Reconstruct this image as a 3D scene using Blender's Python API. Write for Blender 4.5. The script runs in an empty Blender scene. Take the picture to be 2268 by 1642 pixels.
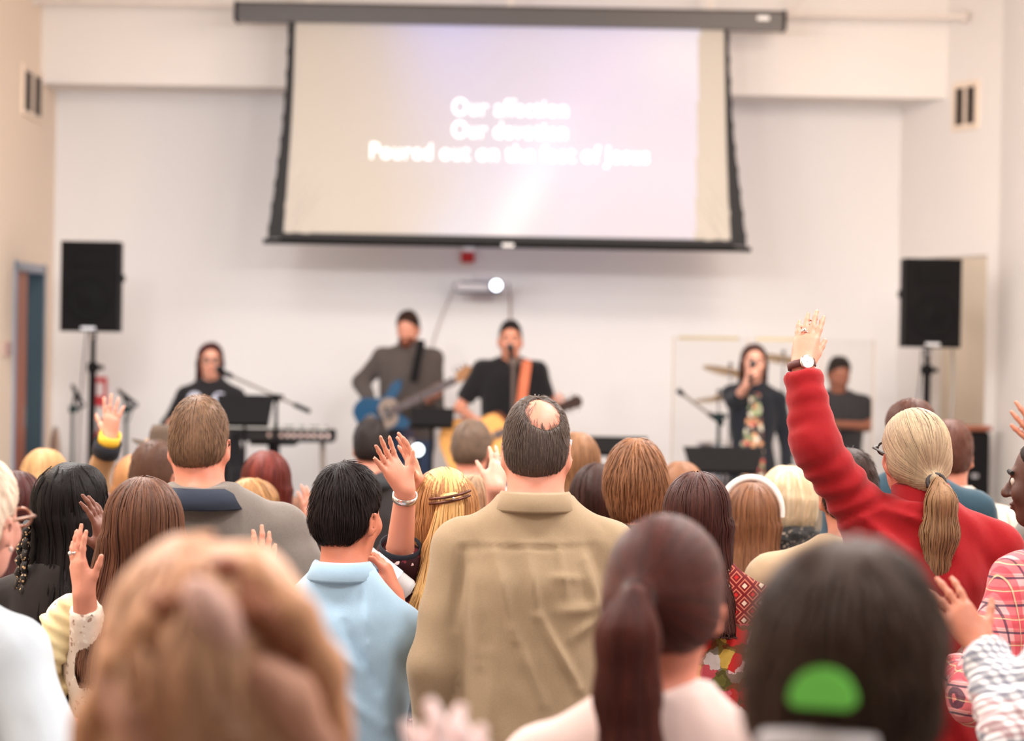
import bpy, math, random
import numpy as np
from mathutils import Vector, Matrix

random.seed(7)
RNG = np.random.default_rng(11)
SC = bpy.context.scene
COL = SC.collection


def lin(c):
    return tuple((v / 255 / 12.92) if v / 255 <= .04045 else ((v / 255 + .055) / 1.055) ** 2.4 for v in c)


# ------------------------------------------------------------------ camera
CAM = Vector((0, 0, 1.95))
FPX = 5355.0
ROLL, PITCH = math.radians(1.0), math.radians(-0.65)
_F = Vector((0, math.cos(PITCH), math.sin(PITCH)))
_R0 = Vector((1, 0, 0))
_U0 = _R0.cross(_F)
_R = math.cos(ROLL) * _R0 + math.sin(ROLL) * _U0
_U = -math.sin(ROLL) * _R0 + math.cos(ROLL) * _U0


def P(px, py, Y):
    """the point at depth Y that stands at a pixel of the photograph"""
    d = _F + _R * ((px - 1134) / FPX) - _U * ((py - 821) / FPX)
    return CAM + d * (Y / d.y)


cd = bpy.data.cameras.new('camera')
cam = bpy.data.objects.new('camera', cd)
COL.objects.link(cam)
cam.matrix_world = Matrix(((_R.x, _U.x, -_F.x, CAM.x), (_R.y, _U.y, -_F.y, CAM.y), (_R.z, _U.z, -_F.z, CAM.z), (0, 0, 0, 1)))
cd.sensor_width = 36
cd.lens = FPX / 2268 * 36
cd.clip_end = 100
cd.dof.use_dof = True
cd.dof.focus_distance = 5.9
cd.dof.aperture_fstop = 3.0
SC.camera = cam

# ------------------------------------------------------------------ world, light, exposure
SC.view_settings.view_transform = 'Standard'
SC.view_settings.look = 'None'
SC.view_settings.gamma = 1
SC.view_settings.use_curve_mapping = False
SC.view_settings.exposure = 0.0
W = bpy.data.worlds.new('world')
SC.world = W
W.use_nodes = True
W.node_tree.nodes['Background'].inputs[0].default_value = (1.0, .99, .985, 1)
W.node_tree.nodes['Background'].inputs[1].default_value = .16


def area(name, loc, rot, sx, sy, power, col):
    d = bpy.data.lights.new(name, 'AREA')
    d.shape = 'RECTANGLE'
    d.size, d.size_y = sx, sy
    d.energy = power
    d.color = col
    o = bpy.data.objects.new(name, d)
    o.location = loc
    o.rotation_euler = rot
    COL.objects.link(o)
    return o


CEIL = 4.75
LAMPS = [(x, y) for y in (2.5, 5.6, 8.7, 11.8) for x in (-2.1, 1.9)]
for x, y in LAMPS:
    area('ceiling_lamp_light', (x, y, CEIL - .09), (0, 0, 0), 1.1, 1.1, {2.5: 95, 5.6: 140, 8.7: 150, 11.8: 130}[y], (1.0, .98, .96))
FILLS = [(-2.5, 9.0), (-.85, 9.0), (.85, 9.0), (2.4, 9.0)]  # added fill lights out of view, to brighten the back wall
for i, (x, y) in enumerate(FILLS):
    area('wall_fill_light', (x, y + .07, 3.60), (math.radians(86), 0, 0), .5, .35, (56, 56, 50, 42)[i], ((.93, .97, 1.0), (.96, .98, 1.0), (1.0, .97, .94), (1.0, .92, .84))[i])
# daylight of the corridor behind the open door, and an added side fill light
area('corridor_daylight', (-4.7, 17.6, 2.4), (0, math.radians(-90), 0), 1.6, 1.2, 26, (.75, .87, 1.0))
area('side_fill_light', (-3.4, 13.4, 2.6), (math.radians(15), math.radians(-62), 0), 2.2, 1.8, 70, (.72, .86, 1.0))
area('stage_wash_light', (2.3, 13.0, 4.4), (math.radians(48), 0, math.radians(-8)), .9, .9, 55, (1.0, .78, .60))


# ------------------------------------------------------------------ helpers: objects
def link(name, data, parent=None, loc=None, rot=None):
    o = bpy.data.objects.new(name, data)
    COL.objects.link(o)
    if parent:
        o.parent = parent
    if loc is not None:
        o.location = loc
    if rot is not None:
        o.rotation_euler = rot
    return o


def tag(o, label=None, cat=None, group=None, kind=None):
    if label: o['label'] = label
    if cat: o['category'] = cat
    if group: o['group'] = group
    if kind: o['kind'] = kind
    return o


def thing(name, label, cat, loc=(0, 0, 0), rz=0, group=None):
    o = link(name, None, None, loc, (0, 0, rz))
    o.empty_display_size = .1
    return tag(o, label, cat, group)


class MB:
    """collects simple solids and links them as one mesh object"""

    def __init__(s):
        s.v, s.f, s.sm = [], [], []

    def add(s, vs, fs, smooth=False):
        n = len(s.v)
        s.v += [tuple(v) for v in vs]
        s.f += [tuple(i + n for i in f) for f in fs]
        s.sm += [smooth] * len(fs)
        return s

    def box(s, c, size, R=None, bev=0):
        hx, hy, hz = (q / 2 for q in size)
        if bev:
            b = min(bev, hx * .9, hy * .9, hz * .9)
            vs = []
            for sx in (-1, 1):
                for sy in (-1, 1):
                    for sz in (-1, 1):
                        vs += [(sx * hx, sy * (hy - b), sz * (hz - b)), (sx * (hx - b), sy * hy, sz * (hz - b)), (sx * (hx - b), sy * (hy - b), sz * hz)]
            import bmesh
            bm = bmesh.new()
            for v in vs: bm.verts.new(v)
            bmesh.ops.convex_hull(bm, input=bm.verts)
            bm.verts.index_update()
            vv = [v.co.copy() for v in bm.verts]
            ff = [[v.index for v in f.verts] for f in bm.faces]
            bm.free()
        else:
            vv = [Vector((x, y, z)) for x in (-hx, hx) for y in (-hy, hy) for z in (-hz, hz)]
            ff = [(0, 1, 3, 2), (4, 6, 7, 5), (0, 4, 5, 1), (2, 3, 7, 6), (0, 2, 6, 4), (1, 5, 7, 3)]
        c = Vector(c)
        vv = [(R @ v if R else v) + c for v in vv]
        return s.add(vv, ff)

    def tube(s, pts, r, n=10, r2=None, caps=True):
        pts = [Vector(p) for p in pts]
        m = len(pts)
        vs, fs = [], []
        prev = None
        for i, p in enumerate(pts):
            t = (pts[min(i + 1, m - 1)] - pts[max(i - 1, 0)]).normalized()
            if prev is None:
                a = t.orthogonal().normalized()
            else:
                a = (prev - t * prev.dot(t)).normalized()
            prev = a
            b = t.cross(a)
            rr = r if r2 is None else r + (r2 - r) * i / max(1, m - 1)
            if isinstance(r, (list, tuple)): rr = r[i]
            vs += [p + (a * math.cos(q) + b * math.sin(q)) * rr for q in [2 * math.pi * k / n for k in range(n)]]
        for i in range(m - 1):
            for k in range(n):
                fs.append((i * n + k, i * n + (k + 1) % n, (i + 1) * n + (k + 1) % n, (i + 1) * n + k))
        s.add(vs, fs, True)
        if caps:
            s.add(vs[:n], [tuple(range(n))[::-1]])
            s.add(vs[-n:], [tuple(range(n))])
        return s

    def lathe(s, prof, c=(0, 0, 0), n=24, R=None, closed=False):
        vs, fs = [], []
        m = len(prof)
        c = Vector(c)
        for r, z in prof:
            for k in range(n):
                q = 2 * math.pi * k / n
                v = Vector((r * math.cos(q), r * math.sin(q), z))
                vs.append((R @ v if R else v) + c)
        for i in range(m - 1 if not closed else m):
            j = (i + 1) % m
            for k in range(n):
                fs.append((i * n + k, i * n + (k + 1) % n, j * n + (k + 1) % n, j * n + k))
        return s.add(vs, fs, True)

    def prism(s, poly, depth, M=None, smooth=False):
        """a flat outline (x,z) given depth along y"""
        n = len(poly)
        vs = [Vector((x, -depth / 2, z)) for x, z in poly] + [Vector((x, depth / 2, z)) for x, z in poly]
        if M: vs = [M @ v for v in vs]
        s.add(vs, [tuple(range(n)), tuple(range(2 * n - 1, n - 1, -1))])
        s.add(vs, [(i + n, (i + 1) % n + n, (i + 1) % n, i) for i in range(n)], smooth)
        return s

    def build(s, name, mat, parent=None, loc=None, rot=None):
        me = bpy.data.meshes.new(name)
        me.from_pydata(s.v, [], s.f)
        me.polygons.foreach_set('use_smooth', s.sm)
        me.materials.append(mat)
        me.update()
        return link(name, me, parent, loc, rot)


def rotm(ax, deg):
    return Matrix.Rotation(math.radians(deg), 3, ax)


# ------------------------------------------------------------------ helpers: materials
class NT:
    def __init__(s, name):
        s.m = bpy.data.materials.new(name)
        s.m.use_nodes = True
        s.t = s.m.node_tree
        s.b = s.t.nodes['Principled BSDF']

    def n(s, typ, **kw):
        o = s.t.nodes.new(typ)
        for k, v in kw.items():
            if k in o.inputs:
                s.put(o.inputs[k], v)
            else:
                setattr(o, k, v)
        return o

    def put(s, sock, v):
        if isinstance(v, bpy.types.NodeSocket):
            s.t.links.new(v, sock)
        elif hasattr(sock.default_value, '__len__') and not hasattr(v, '__len__'):
            sock.default_value = (v,) * len(sock.default_value)
        elif hasattr(v, '__len__') and len(v) == 3 and len(sock.default_value) == 4:
            sock.default_value = (*v, 1)
        else:
            sock.default_value = v

    def math(s, op, a, b=0.0, c=None):
        o = s.t.nodes.new('ShaderNodeMath')
        o.operation = op
        s.put(o.inputs[0], a)
        s.put(o.inputs[1], b)
        if c is not None: s.put(o.inputs[2], c)
        return o.outputs[0]

    def mix(s, f, a, b):
        o = s.t.nodes.new('ShaderNodeMix')
        o.data_type = 'RGBA'
        s.put(o.inputs[0], f)
        s.put(o.inputs[6], a)
        s.put(o.inputs[7], b)
        return o.outputs[2]

    def co(s, scale=(1, 1, 1), rot=(0, 0, 0), kind='Object'):
        c = s.n('ShaderNodeTexCoord')
        mp = s.n('ShaderNodeMapping')
        s.put(mp.inputs['Vector'], c.outputs[kind])
        mp.inputs['Scale'].default_value = scale
        mp.inputs['Rotation'].default_value = rot
        return mp.outputs[0]

    def noise(s, vec, scale=5, detail=3, rough=.5):
        o = s.n('ShaderNodeTexNoise')
        s.put(o.inputs['Vector'], vec)
        o.inputs['Scale'].default_value = scale
        o.inputs['Detail'].default_value = detail
        o.inputs['Roughness'].default_value = rough
        return o.outputs[0]

    def vor(s, vec, scale=5, feature='F1', rand=1):
        o = s.n('ShaderNodeTexVoronoi')
        o.feature = feature
        s.put(o.inputs['Vector'], vec)
        o.inputs['Scale'].default_value = scale
        o.inputs['Randomness'].default_value = rand
        return o

    def ramp(s, f, stops, interp='LINEAR'):
        o = s.n('ShaderNodeValToRGB')
        o.color_ramp.interpolation = interp
        e = o.color_ramp.elements
        while len(e) < len(stops): e.new(.5)
        for q, (p, c) in zip(e, stops):
            q.position = p
            q.color = (*c, 1)
        s.put(o.inputs[0], f)
        return o.outputs[0]

    def xyz(s, vec):
        o = s.n('ShaderNodeSeparateXYZ')
        s.put(o.inputs[0], vec)
        return o.outputs

    def set(s, **kw):
        nm = {'col': 'Base Color', 'rough': 'Roughness', 'metal': 'Metallic', 'spec': 'Specular IOR Level', 'sheen': 'Sheen Weight',
              'emit': 'Emission Color', 'emits': 'Emission Strength', 'alpha': 'Alpha', 'trans': 'Transmission Weight', 'normal': 'Normal', 'ior': 'IOR', 'coat': 'Coat Weight'}
        for k, v in kw.items():
            s.put(s.b.inputs[nm[k]], v)
        return s

    def bump(s, h, strength=.3, dist=.01):
        o = s.n('ShaderNodeBump')
        s.put(o.inputs['Height'], h)
        o.inputs['Strength'].default_value = strength
        o.inputs['Distance'].default_value = dist
        s.put(s.b.inputs['Normal'], o.outputs[0])
        return s


_MC = {}


def plain(name, c, rough=.6, metal=0, var=.06, scale=8, emits=0, spec=.5):
    key = (name, c, rough, metal)
    if key in _MC: return _MC[key]
    m = NT(name)
    a = lin(c)
    f = m.noise(m.co(), scale, 3)
    m.set(col=m.mix(f, tuple(q * (1 - var) for q in a), tuple(min(1, q * (1 + var)) for q in a)), rough=rough, metal=metal, spec=spec)
    if emits: m.set(emit=a, emits=emits)
    _MC[key] = m.m
    return m.m


def cloth(name, c, c2=None, rough=.9, weave=350, fold=.25, heather=.12, sheen=.15):
    key = (name, c)
    if key in _MC: return _MC[key]
    m = NT(name)
    a = lin(c)
    b = lin(c2) if c2 else tuple(q * .85 for q in a)
    v = m.co()
    fine = m.noise(v, weave, 2, .7)
    big = m.noise(m.co((1, 1, .35)), 9, 3)
    col = m.mix(m.math('MULTIPLY', fine, 1.0), b, a)
    col = m.mix(m.math('MULTIPLY', big, heather), col, tuple(q * .55 for q in a))
    m.set(col=col, rough=rough, sheen=sheen, spec=.2)
    h = m.math('ADD', m.math('MULTIPLY', m.noise(m.co((1, 1, .45), (0, .35, 0)), 14, 2), fold), m.math('MULTIPLY', fine, .015))
    m.bump(h, .5, .03)
    _MC[key] = m.m
    return m.m


def skin(c):
    key = ('skin', c)
    if key in _MC: return _MC[key]
    m = NT('skin')
    a = tuple(q * w_ for q, w_ in zip(lin(c), (.84, .80, .84)))
    v = m.co()
    f = m.noise(v, 22, 4, .6)
    red = (min(1, a[0] * 1.05), a[1] * .78, a[2] * .72)
    m.set(col=m.mix(m.math('MULTIPLY', f, .55), a, red), rough=.5, spec=.4)
    m.b.inputs['Subsurface Weight'].default_value = .12
    m.b.inputs['Subsurface Radius'].default_value = (.02, .008, .004)
    m.bump(m.noise(v, 160, 2), .12, .003)
    _MC[key] = m.m
    return m.m


def hairmat(c, c2, rough=.48, patch=.3):
    key = ('hair', c, c2)
    if key in _MC: return _MC[key]
    m = NT('hair')
    a, b = lin(c), lin(c2)
    g = m.n('ShaderNodeNewGeometry')
    r = g.outputs['Random Per Island']
    st = m.noise(m.co((1, 1, .06)), 150, 2, .7)
    f = m.math('ADD', m.math('MULTIPLY', r, .6), m.math('MULTIPLY', st, .4))
    col = m.mix(f, a, b)
    lock = m.noise(m.co((1, 1, .25)), 17, 2)
    col = m.mix(m.math('MULTIPLY', m.math('GREATER_THAN', lock, .56), patch), col, tuple(q * .45 for q in a))
    m.set(col=col, rough=rough, spec=.10 if max(c) < 60 else .2)
    m.bump(st, .5, .004)
    _MC[key] = m.m
    return m.m


# ------------------------------------------------------------------ smooth solids: distance fields and surface nets
def A(v):
    return np.asarray(v, dtype=np.float32)


def smin(a, b, k):
    h = np.maximum(k - np.abs(a - b), 0) / k
    return np.minimum(a, b) - h * h * k * .25


class Field:
    """a list of rounded solids blended into one surface"""

    def __init__(s, Rm=None, o=(0, 0, 0), sc=1.0):
        s.p = []
        s.frame(Rm, o, sc)

    def frame(s, Rm=None, o=(0, 0, 0), sc=1.0):
        s.R = np.eye(3, dtype=np.float32) if Rm is None else A(Rm)
        s.o = A(o)
        s.sc = sc
        return s

    def T(s, v):
        return s.R @ (A(v) * s.sc) + s.o

    def _add(s, f, lo, hi, k, op):
        s.p.append((f, A(lo), A(hi), max(k, 1e-4), op))
        return s

    def cap(s, a, b, ra, rb=None, k=.02, op='u', flat=False):
        rb = ra if rb is None else rb
        a, b = s.T(a), s.T(b)
        ra, rb, k = ra * s.sc, rb * s.sc, k * s.sc
        ba = b - a
        L = float(np.sqrt((ba * ba).sum())) + 1e-9
        u = ba / L

        def f(X, Y, Z):
            x, y, z = X - a[0], Y - a[1], Z - a[2]
            h = x * u[0] + y * u[1] + z * u[2]
            t = np.clip(h / L, 0, 1.0)
            q = t * L
            d = np.sqrt((x - q * u[0]) ** 2 + (y - q * u[1]) ** 2 + (z - q * u[2]) ** 2) - (ra + (rb - ra) * t)
            if flat:
                d = np.maximum(d, h - L)
            return d
        m = max(ra, rb)
        return s._add(f, np.minimum(a, b) - m, np.maximum(a, b) + m, k, op)

    def ell(s, c, r, Rm=None, k=.02, op='u'):
        c = s.T(c)
        M = s.R if Rm is None else s.R @ A(Rm)
        r = A(r) * s.sc
        k = k * s.sc
        Mi = M.T

        def f(X, Y, Z):
            x, y, z = X - c[0], Y - c[1], Z - c[2]
            p = [(Mi[i, 0] * x + Mi[i, 1] * y + Mi[i, 2] * z) / r[i] for i in range(3)]
            k0 = np.sqrt(p[0] ** 2 + p[1] ** 2 + p[2] ** 2)
            k1 = np.sqrt((p[0] / r[0]) ** 2 + (p[1] / r[1]) ** 2 + (p[2] / r[2]) ** 2) + 1e-6
            return k0 * (k0 - 1) / k1
        m = float(r.max())
        return s._add(f, c - m, c + m, k, op)

    def half(s, q, n, k=.01, op='i'):
        q = s.T(q)
        n = s.R @ A(n)
        n = n / np.sqrt((n * n).sum())

        def f(X, Y, Z):
            return (X - q[0]) * n[0] + (Y - q[1]) * n[1] + (Z - q[2]) * n[2]
        return s._add(f, (-9, -9, -9), (9, 9, 9), k * s.sc, op)

    def loft(s, rows, k=.03, n=2.3, op='u', smooth=9):
        """upright lofted ellipse rows (z, cx, cy, rx, ry) in the unrotated frame"""
        rows = sorted(rows)
        r = A(rows)
        z = r[:, 0] * s.sc + s.o[2]
        zz = np.linspace(z[0], z[-1], 160, dtype=np.float32)
        tab = []
        ker = np.ones(smooth) / smooth
        for i, o in ((1, s.o[0]), (2, s.o[1]), (3, 0), (4, 0)):
            w = np.interp(zz, z, r[:, i] * s.sc + o)
            w = np.convolve(np.pad(w, smooth // 2, mode='edge'), ker, 'valid')[:len(zz)]
            tab.append(w)

        def f(X, Y, Z):
            cx, cy, rx, ry = (np.interp(Z, zz, t).astype(np.float32) for t in tab)
            q = (np.abs((X - cx) / rx) ** n + np.abs((Y - cy) / ry) ** n) ** (1 / n)
            d = (q - 1) * np.minimum(rx, ry)
            return np.maximum(d, np.maximum(z[0] - Z, Z - z[-1]))
        mx = max(t.max() for t in tab[2:])
        lo = (min((tab[0] - tab[2]).min(), 9), (tab[1] - tab[3]).min(), z[0])
        hi = ((tab[0] + tab[2]).max(), (tab[1] + tab[3]).max(), z[-1])
        return s._add(f, lo, hi, k * s.sc, op)

    def eval(s, V):
        X, Y, Z = V[:, 0], V[:, 1], V[:, 2]
        D = np.full(len(V), 1.0, np.float32)
        for f, lo, hi, k, op in s.p:
            d = f(X, Y, Z)
            D = smin(D, d, k) if op == 'u' else -smin(-D, d if op == 's' else -d, k)
        return D

    def grad(s, V, e=.003):
        g = np.empty_like(V)
        d0 = s.eval(V)
        for i in range(3):
            q = V.copy()
            q[:, i] += e
            g[:, i] = s.eval(q) - d0
        return g / (np.sqrt((g * g).sum(1, keepdims=True)) + 1e-9), d0

    def bounds(s, pad):
        u = [p for p in s.p if p[4] == 'u']
        return np.min([p[1] for p in u], 0) - pad, np.max([p[2] for p in u], 0) + pad

    def mesh(s, h, fine=(), zh=None):
        lo, hi = s.bounds(h * 3)
        ax = []
        for i in range(3):
            hh = h if (i < 2 or zh is None) else zh
            iv = [(c[i] - r, c[i] + r, g) for c, r, g in fine] if fine and not hasattr(fine[0][1], '__len__') else [(c[i] - r[i], c[i] + r[i], g) for c, r, g in fine]
            x, out = lo[i], [lo[i]]
            while x < hi[i]:
                st = hh
                for a, b, g in iv:
                    if a - g <= x <= b: st = min(st, g)
                    elif x < a and x + st > a: st = max(min(st, a - x), g)
                x += st
                out.append(x)
            ax.append(A(out))
        xs, ys, zs = ax
        D = np.full((len(xs), len(ys), len(zs)), 1.0, np.float32)
        for f, plo, phi, k, op in s.p:
            sl = []
            for i in range(3):
                pad = k + 2.5 * h
                i0 = max(0, np.searchsorted(ax[i], plo[i] - pad) - 1)
                i1 = min(len(ax[i]), np.searchsorted(ax[i], phi[i] + pad) + 1)
                sl.append(slice(i0, i1))
            sl = tuple(sl)
            if any(q.stop <= q.start for q in sl): continue
            d = f(xs[sl[0], None, None], ys[None, sl[1], None], zs[None, None, sl[2]])
            D[sl] = smin(D[sl], d, k) if op == 'u' else -smin(-D[sl], d if op == 's' else -d, k)
        return nets(D, ax)


def nets(D, ax):
    nx, ny, nz = D.shape
    I = D < 0
    I[0] = I[-1] = False
    I[:, 0] = I[:, -1] = False
    I[:, :, 0] = I[:, :, -1] = False
    cells, poss, quads = [], [], []
    n2, n3 = ny - 1, nz - 1

    def cid(i, j, k): return (i * n2 + j) * n3 + k
    for a in range(3):
        s0 = [slice(None)] * 3
        s1 = [slice(None)] * 3
        s0[a] = slice(0, -1)
        s1[a] = slice(1, None)
        cr = I[tuple(s0)] != I[tuple(s1)]
        ix = np.argwhere(cr)
        if not len(ix): continue
        jx = ix.copy()
        jx[:, a] += 1
        d0 = D[ix[:, 0], ix[:, 1], ix[:, 2]]
        d1 = D[jx[:, 0], jx[:, 1], jx[:, 2]]
        t = np.clip(d0 / (d0 - d1 + 1e-12), .02, .98)
        pos = np.stack([ax[q][ix[:, q]] for q in range(3)], 1)
        pos[:, a] = ax[a][ix[:, a]] * (1 - t) + ax[a][jx[:, a]] * t
        b, c = (a + 1) % 3, (a + 2) % 3
        qd = []
        for db, dc in ((-1, -1), (0, -1), (0, 0), (-1, 0)):
            m = ix.copy()
            m[:, b] += db
            m[:, c] += dc
            q = cid(m[:, 0], m[:, 1], m[:, 2])
            cells.append(q)
            poss.append(pos)
            qd.append(q)
        qd = np.stack(qd, 1)
        flip = ~I[ix[:, 0], ix[:, 1], ix[:, 2]]
        qd[flip] = qd[flip][:, ::-1]
        quads.append(qd)
    cells = np.concatenate(cells)
    poss = np.concatenate(poss)
    quads = np.concatenate(quads)
    u, inv = np.unique(cells, return_inverse=True)
    cnt = np.bincount(inv)
    V = np.stack([np.bincount(inv, poss[:, q]) / cnt for q in range(3)], 1).astype(np.float32)
    return V, np.searchsorted(u, quads)


def normals(V, Q):
    n = np.cross(V[Q[:, 2]] - V[Q[:, 0]], V[Q[:, 3]] - V[Q[:, 1]])
    N = np.stack([np.bincount(Q.ravel(), np.repeat(n[:, q], 4), len(V)) for q in range(3)], 1)
    return (N / (np.sqrt((N * N).sum(1, keepdims=True)) + 1e-12)).astype(np.float32)


def vnoise(p, seed=0):
    p = p + seed * 17.31
    i = np.floor(p).astype(np.int64)
    f = (p - i).astype(np.float32)
    f = f * f * (3 - 2 * f)

    def hsh(x, y, z):
        n = (x * 73856093) ^ (y * 19349663) ^ (z * 83492791)
        n = (n ^ (n >> 13)) * 1274126177
        return ((n ^ (n >> 16)) & 0xffff).astype(np.float32) / 65535.0
    r = 0
    for dx in (0, 1):
        for dy in (0, 1):
            for dz in (0, 1):
                w = (f[:, 0] if dx else 1 - f[:, 0]) * (f[:, 1] if dy else 1 - f[:, 1]) * (f[:, 2] if dz else 1 - f[:, 2])
                r = r + w * hsh(i[:, 0] + dx, i[:, 1] + dy, i[:, 2] + dz)
    return r * 2 - 1


def np_mesh(name, V, Q, mats, smooth=True, mi=None):
    me = bpy.data.meshes.new(name)
    V = np.ascontiguousarray(V, np.float32)
    Q = np.ascontiguousarray(Q, np.int32)
    k = Q.shape[1]
    me.vertices.add(len(V))
    me.vertices.foreach_set('co', V.ravel())
    me.loops.add(Q.size)
    me.loops.foreach_set('vertex_index', Q.ravel())
    me.polygons.add(len(Q))
    me.polygons.foreach_set('loop_start', np.arange(len(Q), dtype=np.int32) * k)
    if smooth: me.polygons.foreach_set('use_smooth', np.ones(len(Q), bool))
    for m in (mats if isinstance(mats, (list, tuple)) else [mats]): me.materials.append(m)
    if mi is not None: me.polygons.foreach_set('material_index', mi.astype(np.int32))
    me.update(calc_edges=True)
    return me


def sdf_part(name, F, h, mat, parent, disp=None, fine=(), zh=None):
    V, Q = F.mesh(h, fine, zh)
    if disp is not None:
        V = disp(V, normals(V, Q))
    return link(name, np_mesh(name, V, Q, mat), parent)


# ------------------------------------------------------------------ people
def strand_mesh(F, seeds, flow, nseg, step, rad, off=.003, zend=None, wave=0, lift=0, taper=.25, fall=0):
    """hair locks traced over the surface of a field: low ridged ribbons"""
    p = seeds.astype(np.float32).copy()
    N = len(p)
    pts, side, nor = [], [], []
    ph = RNG.uniform(0, 6.28, N).astype(np.float32)
    alive = np.ones((N, 1), np.float32)
    lf = (RNG.uniform(.3, 1.0, (N, 1)) * lift).astype(np.float32)
    for i in range(nseg + 1):
        g, d = F.grad(p)
        v = flow(p)
        v = v - (v * g).sum(1, keepdims=True) * g
        v /= np.sqrt((v * v).sum(1, keepdims=True)) + 1e-6
        w = np.cross(v, g)
        q = p - g * (d[:, None] - off - lf * i / nseg)
        if wave:
            q = q + w * np.sin(ph + i * 1.1)[:, None] * wave
        pts.append(q); side.append(w); nor.append(g)
        if zend is not None:
            alive = alive * (p[:, 2] > zend)[:, None]
        p = p + v * step * alive
        p = p - g * (d[:, None] - off) * .7 * alive
    pts = np.stack(pts, 1); side = np.stack(side, 1); nor = np.stack(nor, 1)
    M = nseg + 1
    tp = np.linspace(1, 0, M, dtype=np.float32) ** .6 * (1 - taper) + taper
    tp[0] *= .6
    r = (RNG.uniform(.6, 1.3, N).astype(np.float32)[:, None] * tp[None] * rad)[:, :, None]
    V = np.stack([pts - side * r, pts + nor * r * .7, pts + side * r], 2).reshape(-1, 3)
    base = (np.arange(N)[:, None] * M + np.arange(nseg)[None]).reshape(-1) * 3
    Q = np.concatenate([np.stack([base, base + 1, base + 4, base + 3], 1), np.stack([base + 1, base + 2, base + 5, base + 4], 1)])
    return V, Q


HEAD = dict(c=(0, -.008, .015), r=(.073, .094, .088))


def skull(F, ears=True, female=False):
    j = .92 if female else 1
    F.ell(HEAD['c'], HEAD['r'], k=.02)
    F.ell((0, .022, -.045), (.058 * j, .066, .080), k=.03)
    F.ell((0, .055, -.103), (.026 * j, .026, .020), k=.03)
    F.cap((-.028, .082, .010), (.028, .082, .010), .011, k=.014)
    F.ell((.037, .062, -.040), (.022, .022, .024), k=.02)
    F.ell((-.037, .062, -.040), (.022, .022, .024), k=.02)
    for sx in (-1, 1):
        F.ell((sx * .030, .100, -.010), (.015, .014, .010), k=.012, op='s')
    F.cap((0, .090, -.006), (0, .112, -.040), .008, .0125, k=.012)
    F.ell((.011, .100, -.044), (.008, .010, .007), k=.008)
    F.ell((-.011, .100, -.044), (.008, .010, .007), k=.008)
    F.ell((0, .088, -.067), (.023, .011, .006), k=.006)
    F.ell((0, .086, -.077), (.019, .011, .006), k=.006)
    if ears:
        for sx in (-1, 1):
            Rm = (rotm('Z', -22 * sx) @ rotm('X', -10))
            F.ell((sx * .079, -.010, -.028), (.007, .019, .032), Rm, k=.008)
            F.ell((sx * .087, -.006, -.024), (.006, .011, .020), Rm, k=.005, op='s')


def hand(F, W, d, n, side, sz=1.0, curl=12, spread=1.0, thumb=40, k=.005, tc=10):
    """five fingers: W wrist, d towards the fingers, n out of the palm, side +1/-1 gives the thumb's side"""
    d = A(d); d /= np.sqrt((d * d).sum())
    n = A(n); n = n - d * (n @ d); n /= np.sqrt((n * n).sum())
    t = np.cross(d, n) * side          # towards the thumb
    W = A(W)
    L = [.040, .046, .042, .033]
    if not hasattr(curl, '__len__'): curl = [curl] * 4
    xs = [.027, .009, -.009, -.026]
    kz = [.086, .090, .085, .076]
    sp = [8, 2, -4, -11]
    for i in range(4):
        a = W + (t * xs[i] * .5 + d * .012) * sz
        b = W + (t * xs[i] + d * kz[i]) * sz
        F.cap(a, b, .0135 * sz, .0115 * sz, k=.016)
        q = math.radians(sp[i] * spread)
        dd = d * math.cos(q) + t * math.sin(q)
        c = 0
        p = b
        for s_, (l, r) in enumerate(((1.0, .0092), (.68, .0083), (.52, .0074))):
            c += math.radians(curl[i]) * (.8 if s_ == 0 else 1)
            e = dd * math.cos(c) + n * math.sin(c)
            p2 = p + e * L[i] * l * sz
            F.cap(p, p2, r * sz, (r - .0009) * sz, k=k)
            p = p2
    F.ell(W + (d * .045 + n * .004) * sz, (.030 * sz, .034 * sz, .013 * sz), np.stack([t, d, n], 1), k=.02)
    q = math.radians(thumb)
    td = d * math.cos(q) + t * math.sin(q) * .95 + n * .35
    td /= np.sqrt((td * td).sum())
    a = W + (t * .018 + d * .018 + n * .004) * sz
    b = a + td * .042 * sz
    F.cap(a, b, .0145 * sz, .0115 * sz, k=.018)
    q2 = math.radians(thumb - tc)
    td2 = d * math.cos(q2) + t * math.sin(q2) + n * .30
    td2 /= np.sqrt((td2 * td2).sum())
    c = b + td2 * .033 * sz
    F.cap(b, c, .0105 * sz, .0093 * sz, k=.006)
    e = c + (td2 + d * .15) / np.linalg.norm(td2 + d * .15) * .026 * sz
    F.cap(c, e, .0093 * sz, .0075 * sz, k=.005)


def ik(S, Wp, l1, l2, pole):
    S, Wp, pole = A(S), A(Wp), A(pole)
    v = Wp - S
    D = float(np.sqrt((v * v).sum()))
    u = v / D
    x = min(D, (l1 + l2) * .995)
    a = (l1 * l1 - l2 * l2 + x * x) / (2 * x)
    hgt = math.sqrt(max(0, l1 * l1 - a * a))
    pp = pole - u * (pole @ u)
    pp /= np.sqrt((pp * pp).sum()) + 1e-9
    return S + u * a * (D / x) + pp * hgt


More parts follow.
